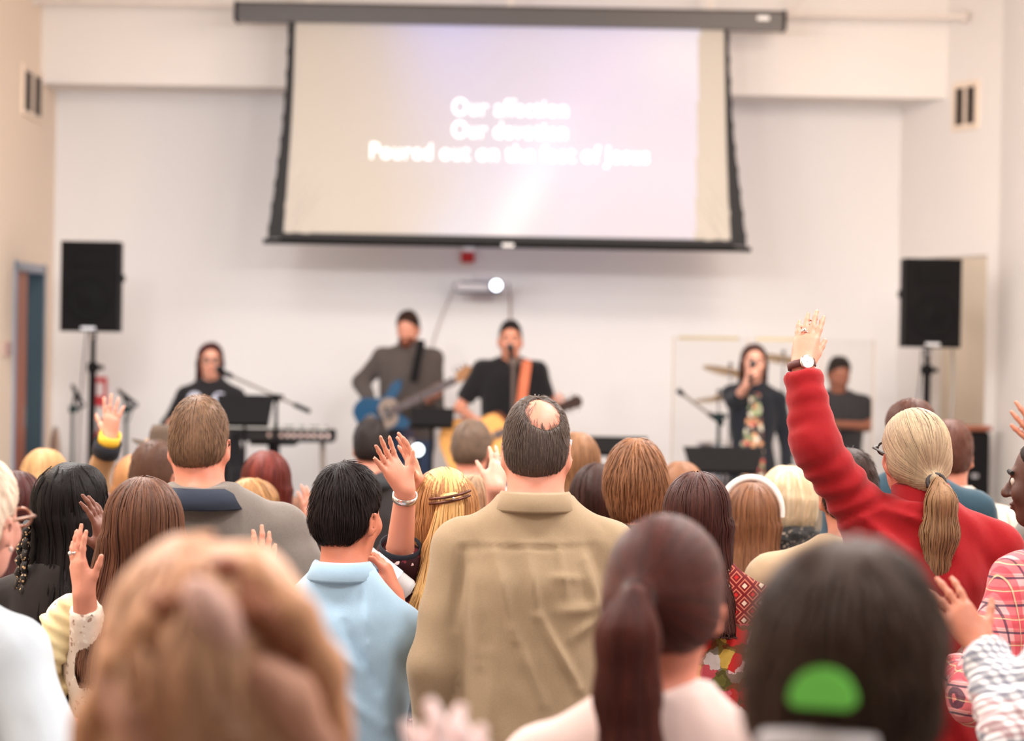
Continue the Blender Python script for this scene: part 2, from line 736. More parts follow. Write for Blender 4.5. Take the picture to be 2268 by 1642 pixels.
# --- hair: a solid shell in the head's frame and locks traced over it
def hair_shell(style, o):
    F = Field()
    L = o.get('len', .3)
    w = o.get('w', 1.0)
    if style in ('short', 'bald', 'shag'):
        t, s_ = o.get('top', .016), o.get('side', .007)
        F.ell((0, -.008, .017), (.073 + s_, .094 + s_ * 1.1, .088 + t), k=.02)
        F.ell((0, -.034, -.028), (.064 + s_, .068 + s_, .062), k=.03)
        if style == 'shag':
            F.ell((0, -.03, -.02), (.083, .085, .085), k=.03)
            F.ell((0, -.045, -.085), (.068, .060, .055), k=.03)
            F.half((0, .075, .050), (0, .82, -.57), .012)
            F.half((0, 0, -.125), (0, 0, -1), .01)
        else:
            F.half((0, .070, .062), (0, .74, -.67), .008)
            F.half((0, 0, o.get('nape', -.088)), (0, -.2, -1), .012)
            for sx in (-1, 1):
                F.ell((sx * .088, .002, -.034), (.024, .026, .034), k=.012, op='s')
        if style == 'bald':
            F.ell(o.get('spot', (0, -.055, .10)), o.get('spotr', (.05, .055, .07)), k=.02, op='s')
    elif style == 'bob':
        F.ell((0, -.010, .012), (.088 * w, .108, .102), k=.02)
        F.loft([(-L, 0, -.020, .080 * w, .070), (-.06, 0, -.016, .096 * w, .090), (.0, 0, -.012, .092 * w, .100)], k=.04)
        F.half((0, .060, .055), (0, .86, -.5), .012)
        F.ell((0, .09, -.07), (.062, .085, .11), k=.02, op='s')
    elif style in ('long', 'halfup', 'braids'):
        vol = o.get('vol', .012)
        F.ell((0, -.010, .014), (.074 + vol, .096 + vol, .089 + vol), k=.02)
        rows = [(-.02, 0, -.022, .080 + vol, .082), (-.08, 0, -.030, (.078 + vol) * w, .078), (-.15, 0, -.060, (.080 + vol) * w, .066),
                (-.21, 0, -.105, (.086 + vol) * w, .050)]
        z = -.21
        while z > -L + .01:
            z = max(z - .09, -L)
            rows.append((z, o.get('sx', 0) * (-z - .2), -.142, (.088 + vol) * w * (1 - .25 * max(0, (-z - .3))), .040))
        F.loft(rows, k=.03)
        F.half((0, .066, .055), (0, .86, -.5), .012)
        F.ell((0, .092, -.06), (.056, .085, .12), k=.02, op='s')
    elif style in ('pony', 'bun'):
        t = o.get('tie', (0, -.118, -.03))
        vol = o.get('vol', .010)
        F.ell((0, -.010, .014), (.073 + vol, .095 + vol, .088 + vol), k=.02)
        F.ell((0, -.034, -.034), (.070 + vol, .074, .066), k=.03)
        F.half((0, .062, .058), (0, .78, -.62), .010)
        F.half((0, 0, -.105), (0, -.35, -1), .02)
        F.cap((t[0] * .6, t[1] * .75, t[2]), t, .042, .020, k=.03)
        for sx in (-1, 1):
            F.ell((sx * .092, .006, -.036), (.024, .024, .034), k=.012, op='s')
    return F


def down_flow(c0, k=1.2):
    c0 = A(c0)

    def f(p):
        v = p - c0
        v = v / (np.sqrt((v * v).sum(1, keepdims=True)) + 1e-6)
        v[:, 2] -= k
        return v
    return f


def to_flow(t, k=0):
    t = A(t)

    def f(p):
        v = t - p
        v = v / (np.sqrt((v * v).sum(1, keepdims=True)) + 1e-6)
        return v
    return f


def make_hair(root, M, style, mat, o, h, near):
    """M = (rotation, origin, scale) of the head"""
    F = hair_shell(style, o)
    V, Q = F.mesh(h)
    N = normals(V, Q)
    rough = o.get('lump', .0035)
    V = V + N * (vnoise(V * A([24, 24, 9]), 3) * rough)[:, None]
    n = int(o.get('n', 420) * near * (1.5 if o.get('n', 420) > 600 else 1.15))
    fr_ = .66
    Vs, Qs = [V], [Q]

    def put(v, q):
        Qs.append(q + sum(len(a) for a in Vs))
        Vs.append(v)
    pick = RNG.integers(0, len(V), n)
    sd = V[pick]
    L = o.get('len', .3)
    if style in ('short', 'bald'):
        ok = F.eval(sd)
        fl = o.get('flow')
        f0 = down_flow(o.get('crown', (0, -.05, .14)), .35)
        lift = o.get('lift', .010)
        put(*strand_mesh(F, sd, f0, 3, o.get('step', .009), o.get('rad', .0022) * .8, -.001, lift=lift, taper=.1))
        if style == 'bald' and n > 700:
            V0, _q = Field().ell(HEAD['c'], HEAD['r'], k=.02).mesh(.006)
            d0 = np.sqrt((((V0 - A(o['spot'])) / A(o['spotr'])) ** 2).sum(1))
            pr_ = np.clip((d0 - .50) / .55, 0, 1) ** 1.6 * (d0 < 1.3)
            V0 = V0[(RNG.uniform(0, 1, len(V0)) < pr_) & (V0[:, 1] < .05)]
            V0 = V0[RNG.integers(0, len(V0), min(900, len(V0)))]
            put(*strand_mesh(Field().ell(HEAD['c'], HEAD['r'], k=.02), V0, f0, 4, .008, .0010, .0012, lift=.004, taper=.1))
    elif style == 'shag':
        put(*strand_mesh(F, sd, down_flow((0, -.03, .15), .7), 6, .013, .0034 * fr_, .001, lift=.014, wave=.002, taper=.1))
    elif style == 'bob':
        put(*strand_mesh(F, sd, down_flow((0, -.01, .16), 1.0), 7, .016, .003 * fr_, .0015, lift=.004, zend=-L - RNG.uniform(-.012, .015, n), taper=.4))
    elif style in ('long', 'braids'):
        ze = -L - RNG.uniform(-.03, .02, n)
        put(*strand_mesh(F, sd, down_flow(o.get('part', (0, .0, .17)), 1.3), 11, o.get('step', .02), o.get('rad', .0034) * fr_, .0015, lift=o.get('lift', .005), zend=ze, wave=o.get('wave', .0008), taper=.45))
    elif style == 'halfup':
        ze = -L - RNG.uniform(-.03, .02, n)
        put(*strand_mesh(F, sd, down_flow((0, .0, .17), 1.6), 11, .02, .0032 * fr_, .0015, lift=.004, zend=ze, wave=.001, taper=.45))
    elif style in ('pony', 'bun'):
        t = o.get('tie', (0, -.118, -.03))
        put(*strand_mesh(F, sd, to_flow(t), 8, .014, .0030 * fr_, .001, taper=.5))
    V = np.concatenate(Vs)
    Q = np.concatenate(Qs)
    R_, O_, s_ = M
    V = V * s_ @ A(R_).T + A(O_)
    tag(link('hair', np_mesh('hair', V, Q, mat), root), kind='stuff')
    if style == 'pony':
        t = A(o.get('tie', (0, -.118, -.03)))
        pts = [t + A(q) for q in o.get('tail', [(0, -.03, .0), (0, -.055, -.05), (0, -.05, -.16), (0, -.03, -.28)])]
        rr = o.get('tailr', [.022, .036, .034, .016])
        G = Field()
        for a, b, ra, rb in zip(pts, pts[1:], rr, rr[1:]): G.cap(a, b, ra, rb, k=.03)
        V, Q = G.mesh(h)
        V = V + normals(V, Q) * (vnoise(V * A([40, 40, 8]), 5) * .004)[:, None]
        sd = V[RNG.integers(0, len(V), int(520 * near))]
        v2, q2 = strand_mesh(G, sd, down_flow(pts[0] + A([0, 0, .05]), 2), 9, .018, .003 * fr_, .001, lift=.006, zend=pts[-1][2] - RNG.uniform(-.01, .05, len(sd)), wave=o.get('wave', .001), taper=.3)
        Q = np.concatenate([Q, q2 + len(V)])
        V = np.concatenate([V, v2]) * s_ @ A(R_).T + A(O_)
        tag(link('ponytail', np_mesh('ponytail', V, Q, o.get('tailmat', mat)), root), kind='stuff')
        b = MB()
        q = A(R_) @ (t * s_ + A([0, -.012, 0])) + A(O_)
        b.lathe([(.021 + .006 * math.cos(a), .006 * math.sin(a)) for a in np.linspace(0, 6.28, 9)[:-1]], q, 16, rotm('X', 70), closed=True)
        b.build('hair_tie', o.get('tiemat', plain('dark elastic', (40, 30, 30))), root)


_TROUSERS = {}


def trousers(root, H, mat, sw, zs):
    key = mat.name
    if key not in _TROUSERS:
        F = Field()
        F.loft([(.74, 0, -.005, .170, .125), (.84, 0, 0, .176, .126), (.94, 0, 0, .160, .112), (1.02, 0, 0, .155, .108)], k=.03)
        for sx in (-1, 1):
            F.cap((sx * .088, 0, .80), (sx * .098, .015, .46), .090, .066, k=.03)
            F.cap((sx * .098, .015, .46), (sx * .105, -.01, .055), .066, .058, k=.03, flat=True)
        V, Q = F.mesh(.030)
        V = V + normals(V, Q) * (vnoise(V * A([14, 14, 20]), 2) * .006)[:, None]
        S = MB()
        F2 = Field().ell((0, .055, .028), (.045, .135, .040), k=.02).ell((0, -.01, .055), (.040, .050, .05), k=.03).half((0, 0, .002), (0, 0, -1), .004)
        v2, q2 = F2.mesh(.021)
        _TROUSERS[key] = (np_mesh('trousers', V, Q, mat), np_mesh('shoe', v2, q2, plain('shoe leather', (38, 32, 30), .4)))
    a, b = _TROUSERS[key]
    k = H / 1.75
    o = link('trousers', a, root)
    o.scale = (max(.8, sw / .185), max(.85, k), k)
    for sx in (-1, 1):
        q = link('shoe', b, root, (sx * .105 * o.scale[0], -.01, 0), (0, 0, -sx * .12))
        q.scale = (.95, .95 * max(.9, k), 1)


def face_parts(root, M, o):
    R_, O_, s_ = M
    T = lambda v: A(R_) @ (A(v) * s_) + A(O_)
    for sx in (-1, 1):
        b = MB()
        R3 = Matrix(np.asarray(R_, float).tolist())
        b.lathe([(.0115 * math.sin(t) * s_, .0115 * math.cos(t) * s_) for t in np.linspace(.02, 3.12, 9)], T((sx * .030, .0785, -.010)), 12)
        b.build('eye', plain('eye white', (200, 184, 172), .3), root)
        b = MB()
        b.lathe([(.0078 * s_, 0), (.004 * s_, .0012), (.0001, .0016)], T((sx * .030, .0893, -.010)), 12, R3 @ rotm('X', -90))
        b.build('iris', plain('iris brown', (60, 40, 28), .2), root)
        b = MB()
        b.tube([T((sx * .012, .0935, .010)), T((sx * .028, .0935, .016)), T((sx * .045, .080, .011))], .0052, 6)
        b.build('eyebrow', o['browmat'], root)
    G = Field(R_, O_, s_)
    G.ell((0, .0925, -.067), (.021, .008, .0045), k=.003)
    if o.get('mouth'):
        G.ell((0, .0915, -.085), (.015, .008, .0045), k=.003)
    else:
        G.ell((0, .0915, -.0765), (.018, .008, .005), k=.003)
    sdf_part('lips', G, .003, plain('lip', o.get('lip', (178, 92, 84)), .45), root)
    if o.get('mouth'):
        G = Field(R_, O_, s_).ell((0, .091, -.0765), (.013, .0075, .007), k=.003)
        sdf_part('mouth', G, .003, plain('open mouth', (70, 25, 25), .6), root)


def glasses(root, M, mat, r=.022):
    R_, O_, s_ = M
    T = lambda v: A(R_) @ (A(v) * s_) + A(O_)
    b = MB()
    for sx in (-1, 1):
        ring = [T((sx * .032 + r * math.cos(q), .112, -.010 + r * .8 * math.sin(q))) for q in np.linspace(0, 2 * math.pi, 17)]
        b.tube(ring, .0030, 6)
        b.tube([T((sx * (.032 + r), .111, -.004)), T((sx * .079, .085, -.004)), T((sx * .080, .0, -.008)), T((sx * .078, -.02, -.022))], .0030, 6)
    b.tube([T((-.011, .114, -.006)), T((0, .118, -.003)), T((.011, .114, -.006))], .002, 6)
    b.build('glasses', mat, root)


PEOPLE = []


def person(px, top, Y, label, hair=('short', {}), hcol=((60, 40, 30), (30, 20, 16)), sk=(214, 160, 130), shirt=None, yaw=0, hd=(0, 0, 0), hs=1.0, sw=.185,
           female=False, arms=None, collar=None, sleeve='long', base=0.0, legs=None, lean=(0, .02), h=None, folds=(), face=None, beard=None, spec=None, name='person',
           hem=.60, loose=.014, near=1.0, ears=True, neckw=1.0, foldamp=.006, sag=0.0, dx=0.0, hairmat_=None, shoulder=0.0, neckl=0.0, drop=0.0):
    """px, top: pixel of the top of the hair; Y: distance.  Faces +Y (away from the lens) at yaw 0"""
    g = P(px, top, Y)
    rz = math.radians(yaw)
    c, s_ = math.cos(rz), math.sin(rz)
    X = g.x + dx
    root = thing(name, label, 'person', (X, Y, base), rz)
    Hz = g.z - base
    Rl = np.array([[c, s_, 0], [-s_, c, 0], [0, 0, 1]], np.float32)
    loc = lambda w: Rl @ (A(w) - A((X, Y, base)))
    locv = lambda w: Rl @ A(w)
    toph = {'short': .112, 'bald': .108, 'shag': .118, 'bob': .116, 'long': .117, 'halfup': .117, 'braids': .117, 'pony': .114}[hair[0]]
    HO = np.array([0, 0, 0], np.float32) + locv((g.x - X, 0, 0)) + A((0, lean[1], Hz - toph * hs))
    HO[0] += lean[0]
    yw, pt, rl = (math.radians(q) for q in hd)
    HR = np.asarray(Matrix.Rotation(yw, 3, 'Z') @ Matrix.Rotation(pt, 3, 'X') @ Matrix.Rotation(rl, 3, 'Y'), np.float32)
    M = (HR, HO, hs)
    if h is None: h = .0145 if Y < 7.5 else .021
    bs = Hz / 1.75
    zs = float(HO[2]) - (.193 + neckl) * hs + shoulder
    bz = min(bs, 1.02)
    k = sw / .185
    # --- arms
    l1, l2 = .285 * bs, .25 * bs
    arms = dict(arms or {})
    AR = {}
    for sd in (-1, 1):
        a = arms.get('L' if sd < 0 else 'R', 'fwd')
        S = A((sd * sw, -.008, zs - .060 - drop))
        if a == 'down':
            E = S + A((sd * .055, -.03, -.27 * bs)); Wp = E + A((sd * .005, .085, -.235 * bs))
            q = dict(S=S, E=E, W=Wp, d=(0, .25, -1), n=(-sd, .1, 0), curl=25)
        elif a == 'fwd':
            E = S + A((sd * .060, .02, -.265 * bs)); Wp = E + A((-sd * .10, .20 * bs, .06))
            q = dict(S=S, E=E, W=Wp, d=(-sd * .5, .8, .2), n=(-sd * .9, -.5, -.3), curl=28)
        elif a == 'akimbo':
            E = S + A((sd * .13, -.06, -.24 * bs)); Wp = E + A((-sd * .06, .22 * bs, .03))
            q = dict(S=S, E=E, W=Wp, d=(-sd * .6, .8, .2), n=(-sd * .9, -.5, -.3), curl=28)
        else:
            q = dict(a)
            S = S + A((-sd * .018, 0, q.get('up', .035)))
            if 'sh' in q: S = loc(q['sh'])
            q['S'] = S
            q['W'] = loc(q['wr'])
            q['E'] = loc(q['el']) if 'el' in q else ik(S, q['W'], l1, l2, locv(q.get('pole', (sd * .4, .2, -1))))
            q['d'] = loc(q['tip']) - q['W']
            q['n'] = locv(q['palm'])
            q['vis'] = True
        AR[sd] = q
    # --- body: one continuous surface
    F = Field(HR, HO, hs)
    skull(F, ears, female)
    F.frame()
    nk0 = HO + HR @ A((0, -.012, -.075)) * hs
    nk1 = A((0, -.028, zs + .015))
    nw = (.050 if female else .057) * neckw * hs
    F.cap(nk0, nk1, nw, nw * 1.08, k=.035)
    cx = 0
    rows = [(zs + .05, cx, -.026, .055 * k, .052), (zs + .02, cx, -.02, .085 * k, .062), (zs - .01, cx, -.012, .122 * k, .080), (zs - .05, 0, 0, .150 * k, .092), (zs - .13, 0, 0, .158 * k, .104),
            (zs - .24, 0, 0, .146 * k, .098), (zs - .35, 0, 0, (.118 if female else .134) * k, .090), (zs - .47, 0, 0, .150 * k, .102), (zs - .60, 0, 0, .150 * k, .10)]
    F.loft(rows, k=.03)
    fine = [(tuple(HO + A((0, 0, -.01))), (.10 * hs, .14 * hs, .14 * hs), .0068 if face else (.0078 if Y < 7 else .011))]
    for sd, q in AR.items():
        F.cap(q['S'], q['E'], .047 * k, .038, k=.03)
        F.cap(q['E'], q['W'], .038, .026, k=.02)
        dv = A(q['d']); dv = dv / np.sqrt((dv * dv).sum())
        thumb_side = q.get('thumbside', sd)
        hsz = q.get('hs', .95 if female else 1.03)
        hand(F, q['W'], dv, q['n'], thumb_side, hsz, q.get('curl', 10), q.get('spread', 1.0), q.get('thumb', 40), tc=q.get('tc', 10))
        fc = q['W'] + dv * .09 * hsz
        ext = np.abs(dv) * .115 + .055
        fine.append((tuple(fc), tuple(ext), ((.0048 if Y < 6.6 else .0062) if q.get('vis') else .0098)))
    V, Q = F.mesh(.030, fine)
    body = link('body', np_mesh('body', V, Q, skin(sk)), root)
    # --- clothes
    G = Field()
    lz = loose
    rows = [(zs + .060, cx, -.028, nw * 1.08 + .008, nw * 1.08 + .006), (zs + .030, cx, -.024, max(.098 * k, nw * 1.08 + .020), max(.074, nw * 1.08 + .012)), (zs - .005 - drop * .6, cx, -.014, .136 * k, .092), (zs - .05, 0, 0, .163 * k, .104 + lz * .5), (zs - .13, 0, 0, .168 * k + lz * .6, .108 + lz),
            (zs - .24, 0, -.004, .155 * k + lz, .102 + lz), (zs - .35, 0, -.004, (.128 if female else .146) * k + lz * 1.2, .096 + lz), (zs - .47, 0, 0, .158 * k + lz, .106 + lz), (zs - hem, 0, 0, .160 * k + lz, .108 + lz)]
    G.loft(rows, k=.04)
    for sd, q in AR.items():
        S, E, Wp = q['S'], q['E'], q['W']
        nb = A((sd * .050 * k, -.022, zs + .030 - drop * .3))
        G.cap(nb, S + A((0, 0, .004)), .038, .054 * k, k=.045)
        sl = q.get('sleeve', sleeve)
        t = 1.0
        if sl == 'none': continue
        if sl == 'short':
            e = S + (E - S) * q.get('st', .72)
            G.cap(S, e, .062 * k, .056 * k, k=.035, flat=True)
        else:
            t = {'long': .96, '3q': .55, 'push': .62}.get(sl, sl if not isinstance(sl, str) else .96)
            G.cap(S, E, .062 * k, .047 * k + lz * .35, k=.035)
            e = E + (Wp - E) * t
            G.cap(E, e, .048 * k + lz * .35, .034 + lz * .28 + (1 - t) * .012, k=.025, flat=True)
    sd_ = int(abs(px)) % 37

    def disp(V, N):
        a = vnoise(V * A([7, 7, 16]), sd_) * .6 + vnoise(V * A([26, 26, 13]) + V[:, [2, 0, 1]] * 9, sd_ + 4) * .4
        V = V + N * (a * foldamp)[:, None]
        for sd, q in AR.items():
            af = q.get('folds', 0)
            if not af: continue
            ph = 0
            for Pa, Pb, n_ in ((q['S'], q['E'], 5.0), (q['E'], q['W'], 4.0)):
                u = Pb - Pa
                L_ = float((u * u).sum())
                t_ = ((V - Pa) @ u) / L_
                r_ = np.sqrt((((V - Pa) - t_[:, None] * u) ** 2).sum(1))
                w_ = np.exp(-((r_ - .06) / .04) ** 2) * np.clip(t_ * 5 + .3, 0, 1) * np.clip((1.15 - t_) * 4, 0, 1)
                tw = vnoise(V * 9, 5) * 1.3 + (V[:, 0] - Pa[0]) * 5
                V = V + N * (np.sin(6.28 * n_ * t_ + tw * 2.2) * af * w_ * (.55 + .6 * vnoise(V * 6, 8)))[:, None]
        for (x0, z0, x1, z1, w, am) in folds:
            z0 = zs + z0; z1 = zs + z1
            dx_, dz_ = x1 - x0, z1 - z0
            tt = np.clip(((V[:, 0] - x0) * dx_ + (V[:, 2] - z0) * dz_) / (dx_ * dx_ + dz_ * dz_), 0, 1)
            dd = np.sqrt((V[:, 0] - x0 - tt * dx_) ** 2 + (V[:, 2] - z0 - tt * dz_) ** 2)
            V = V + N * (np.exp(-(dd / w) ** 2) * am * (N[:, 1] < .1) * (.35 + .65 * np.sin(np.pi * np.clip(tt, .05, .95))))[:, None]
        return V
    top = sdf_part('top', G, h, shirt, root, disp)
    PEOPLE.append((root, M, AR, zs, k))
    if legs is not None: trousers(root, max(1.2, (zs - .47) / .94 * 1.75), legs, sw, zs)
    # --- collar
    if collar:
        kind, cm = collar
        b = MB()
        n = 28
        if kind == 'shirt':
            prof = [(.066, .052), (.062, .082), (.066, .088), (.071, .082), (.086, .046), (.082, .040), (.069, .046)]
        elif kind == 'turtle':
            prof = [(.074, .02), (.062, .05), (.060, .095), (.064, .105), (.069, .095), (.070, .055), (.082, .02)]
        elif kind == 'band':
            prof = [(.104, .012), (.082, .046), (.070, .066), (.076, .069), (.092, .054), (.118, .016)]
        else:
            prof = [(.080, .022), (.075, .036), (.079, .042), (.086, .030)]
        vs, fs = [], []
        for i in range(n):
            q = 2 * math.pi * i / n
            fr = max(0, math.sin(q))          # front
            for r, z in prof:
                if kind == 'turtle':
                    rr_ = r + nw * 1.08 - .056
                    vs.append((rr_ * math.cos(q), -.024 + rr_ * .98 * math.sin(q) + (z - .02) * .35, zs + z - .02 * fr))
                else:
                    rr_ = r + nw * 1.08 - .058
                    vs.append((rr_ * math.cos(q), -.028 + rr_ * math.sin(q) + .012 * fr, zs + z - .055 * fr * fr - .012))
        m = len(prof)
        for i in range(n):
            for j in range(m):
                fs.append((i * m + j, ((i + 1) % n) * m + j, ((i + 1) % n) * m + (j + 1) % m, i * m + (j + 1) % m))
        b.add(vs, fs, True)
        b.build('collar', cm, root)
    # --- hair and face
    mat = hairmat_ or hairmat(*hcol)
    make_hair(root, M, hair[0], mat, dict(hair[1]), .0075 if near >= 1 else .011, near)
    if beard:
        B = Field(HR, HO, hs)
        B.ell((0, .050, -.080), (.056, .056, .050), k=.02)
        B.ell((0, .066, -.115), (.030, .030, .026), k=.02)
        B.ell((0, .098, -.069), (.026, .016, .018), k=.01, op='s')
        B.half((0, .06, -.040), (0, .25, 1), .01)
        sdf_part('beard', B, .006, hairmat((122, 66, 44), (76, 40, 30)), root, lambda V, N: V + N * (vnoise(V * 90, 2) * .003)[:, None])
    if face:
        face_parts(root, M, dict(dict(browmat=plain('brow', hcol[1], .8)), **face))
    if spec: glasses(root, M, spec)
    return root, M, AR, zs


def cuff_ring(root, W, E, t, r, wd, name, mat, rz=None):
    """a band round the forearm between elbow E and wrist W (local points)"""
    W, E = Vector([float(q) for q in W]), Vector([float(q) for q in E])
    c = W.lerp(E, t)
    R = (W - E).normalized().to_track_quat('Z', 'Y').to_matrix()
    b = MB()
    b.lathe([(r, -wd / 2), (r + .004, -wd / 2), (r + .0045, 0), (r + .004, wd / 2), (r, wd / 2)], c, 24, R, closed=True)
    return b.build(name, mat, root), c, R


# ------------------------------------------------------------------ the room
def wallmat(name, c):
    m = NT(name)
    a = lin(c)
    f = m.noise(m.co(), 3, 3)
    m.set(col=m.mix(f, tuple(q * .985 for q in a), tuple(min(1, q * 1.01) for q in a)), rough=.75, spec=.25)
    m.bump(m.noise(m.co(), 220, 2), .08, .002)
    return m.m


WALLC = wallmat('wall paint cream', (236, 232, 231))
WALLP = wallmat('wall paint peach', (242, 222, 203))
WALLW = wallmat('wall paint warm white', (239, 232, 227))
CEILM = wallmat('ceiling white', (238, 232, 224))
PIPEM = plain('white painted pipe', (236, 224, 216), .5)
BLACK = plain('matte black metal', (18, 16, 17), .65, spec=.12)
BLACKP = plain('black plastic', (20, 18, 19), .65, spec=.12)
DARKG = plain('dark grey metal', (62, 58, 58), .45)
CHROME = plain('chrome', (200, 200, 205), .2, 1)
STEELB = plain('blue grey painted steel', (150, 156, 172), .45)
TEAL = plain('dark teal painted steel', (42, 60, 68), .5)

XL, YB = -3.52, 18.5
A0, A1 = Vector((2.94, 18.5)), Vector((3.45, 17.23))


def struct(b, name, mat):
    return tag(b.build(name, mat), kind='structure')


def aw(t, off=0.0):
    """a point of the splayed wall, off metres behind its face"""
    n = Vector((1.27, .51)).normalized()
    p = A0.lerp(A1, t) + n * off
    return p.x, p.y


carp = NT('grey brown carpet')
cv = carp.noise(carp.co(), 160, 3)
carp.set(col=carp.mix(cv, lin((92, 82, 76)), lin((128, 116, 106))), rough=1, spec=.1).bump(cv, .4, .01)
struct(MB().box((0, 7.6, -.06), (7.5, 22, .12)), 'floor', carp.m)
stm = NT('stage carpet')
stm.set(col=stm.mix(stm.noise(stm.co(), 120, 3), lin((84, 78, 78)), lin((110, 104, 102))), rough=1, spec=.1)
STG = .35
b = MB()
b.add([(x, y, z) for z in (.0, STG) for x, y in ((XL + .002, 13.6), (3.446, 13.6), (3.446, 17.22), (2.938, 18.498), (XL + .002, 18.498))],
      [(0, 1, 2, 3, 4), (9, 8, 7, 6, 5)] + [(i, i + 5, (i + 1) % 5 + 5, (i + 1) % 5) for i in range(5)])
tag(b.build('trim_1', stm.m), kind='structure')
struct(MB().box((-.3, YB + .08, 2.45), (6.6, .16, 4.9)), 'wall_back', WALLC)
zs0 = P(1134, 202, 17.9).z
b = MB()
pl = [(XL, 17.9), (3.18, 17.9), (2.94, 18.5), (XL, 18.5)]
b.add([(x, y, z) for z in (zs0, CEIL) for x, y in pl], [(3, 2, 1, 0), (4, 5, 6, 7)] + [(i, (i + 1) % 4, (i + 1) % 4 + 4, i + 4) for i in range(4)])
struct(b, 'wall_soffit', WALLW)
struct(MB().box((0, 7.6, CEIL + .06), (7.3, 22, .12)), 'ceiling', CEILM)
# left wall with the door opening and an added unseen window for the side fill
y0 = YB


def left_y(px, py):
    d = _F + _R * ((px - 1134) / FPX) - _U * ((py - 821) / FPX)
    return d.y * XL / d.x, CAM.z + d.z * XL / d.x


dy0, dzt = left_y(33, 590)
dy1, _ = left_y(95, 700)
b = MB()
T = .115


def lw(ya, yb, za, zb):
    b.box((XL - T / 2, (ya + yb) / 2, (za + zb) / 2), (T, yb - ya, zb - za))


WY0, WY1, WZ0, WZ1 = 11.6, 13.8, 1.2, 3.4
lw(-3.4, WY0, 0, CEIL); lw(WY0, WY1, 0, WZ0); lw(WY0, WY1, WZ1, CEIL); lw(WY1, dy0, 0, CEIL)
lw(dy0, dy1, dzt, CEIL); lw(dy1, YB + .16, 0, CEIL); lw(dy0, dy1, 0, STG)
struct(b, 'wall_left', WALLP)
wf = tag(MB().box((XL - .08, (WY0 + WY1) / 2, WZ0 + .03), (.1, WY1 - WY0, .06)).box((XL - .08, (WY0 + WY1) / 2, WZ1 - .03), (.1, WY1 - WY0, .06))
         .box((XL - .08, WY0 + .03, (WZ0 + WZ1) / 2), (.1, .06, WZ1 - WZ0)).box((XL - .08, WY1 - .03, (WZ0 + WZ1) / 2), (.1, .06, WZ1 - WZ0)).build('added_window_1', STEELB), kind='structure')
# door frame, open leaf, corridor
fr = MB()
w = .055
for yy in (dy0, dy1):
    s_ = 1 if yy == dy0 else -1
    fr.box((XL - T / 2, yy + s_ * .012, (STG + dzt) / 2), (T + .03, .024, dzt - STG))
    fr.box((XL + .008, yy - s_ * (w / 2 - .02), (STG + dzt) / 2 + .02), (.018, w, dzt - STG + .05))
fr.box((XL + .008, (dy0 + dy1) / 2, dzt + w / 2 - .02), (.018, dy1 - dy0 + .07, w))
fr.box((XL - T / 2, (dy0 + dy1) / 2, dzt - .012), (T + .03, dy1 - dy0, .024))
door = tag(fr.build('door_1', STEELB), kind='structure')
MB().box((XL - T / 2, dy1 - .030, (STG + dzt) / 2), (T + .028, .012, dzt - STG - .03)).build('jamb', TEAL, door)
wood = NT('orange brown wood')
wv = wood.noise(wood.co((1, 1, .08)), 40, 4)
wood.set(col=wood.mix(wv, lin((140, 66, 38)), lin((186, 100, 60))), rough=.45)
wy, _ = left_y(53, 700)
wy += .29
leaf = MB().box((XL - T / 2, (dy0 + .024 + wy) / 2, (STG + dzt) / 2 - .01), (.044, wy - dy0 - .024, dzt - STG - .03), bev=.004).build('fixed_leaf', wood.m, door)
MB().box((XL - T / 2 + .025, wy - .05, STG + 1.0), (.008, .03, .16), bev=.003).build('edge_bolt', CHROME, leaf)
b = MB().box((-5.4, 17.4, 2), (.1, 5, 4)).box((-4.6, 19.6, 2), (1.8, .1, 4)).box((-4.5, 17.4, STG - .05), (1.9, 5, .1)).box((-4.5, 17.4, 3.3), (1.9, 5, .1))
struct(b, 'wall_corridor', wallmat('corridor white', (232, 232, 232)))
ps = thing('wall_plate', 'small dusty pink square plate on the wall beside the open door', 'sign', tuple(Vector((XL, *left_y(14, 773)))))
MB().box((.008, 0, 0), (.016, .22, .10), bev=.004).build('plate', plain('dusty pink plastic', (196, 160, 152)), ps)
# right: splayed wall with an opening, then the side wall
t0, t1 = .30, .895
zt = P(2150, 567, 17.55).z
b = MB()


def aseg(ta, tb, za, zb, th=.14):
    q = [aw(ta), aw(tb), aw(tb, th), aw(ta, th)]
    b.add([(x, y, z) for z in (za, zb) for x, y in q], [(0, 3, 2, 1), (4, 5, 6, 7)] + [(i, (i + 1) % 4, (i + 1) % 4 + 4, i + 4) for i in range(4)])


aseg(-.02, t0, 0, CEIL); aseg(t0, t1, zt, CEIL); aseg(t1, 1.0, 0, CEIL); aseg(t0, t1, 0, STG)
b.box((3.45 + .08, (17.23 - 3.4) / 2, CEIL / 2), (.16, 17.23 + 3.4, CEIL))
struct(b, 'wall_right', WALLW)
b = MB().box((3.9, 19.3, 2), (1.9, .1, 4)).box((4.7, 18.2, 2), (.1, 2.4, 4)).box((4.0, 18.3, STG - .05), (1.6, 2.4, .1)).box((4.15, 18.3, 3.3), (1.3, 2.1, .1)).box((4.25, 17.1, 2), (1.2, .1, 4))
struct(b, 'wall_passage', wallmat('passage tan', (226, 210, 194)))
area('passage_lamp_light', (3.75, 18.5, 3.2), (0, 0, 0), .4, .4, 11, (1, .93, .84))


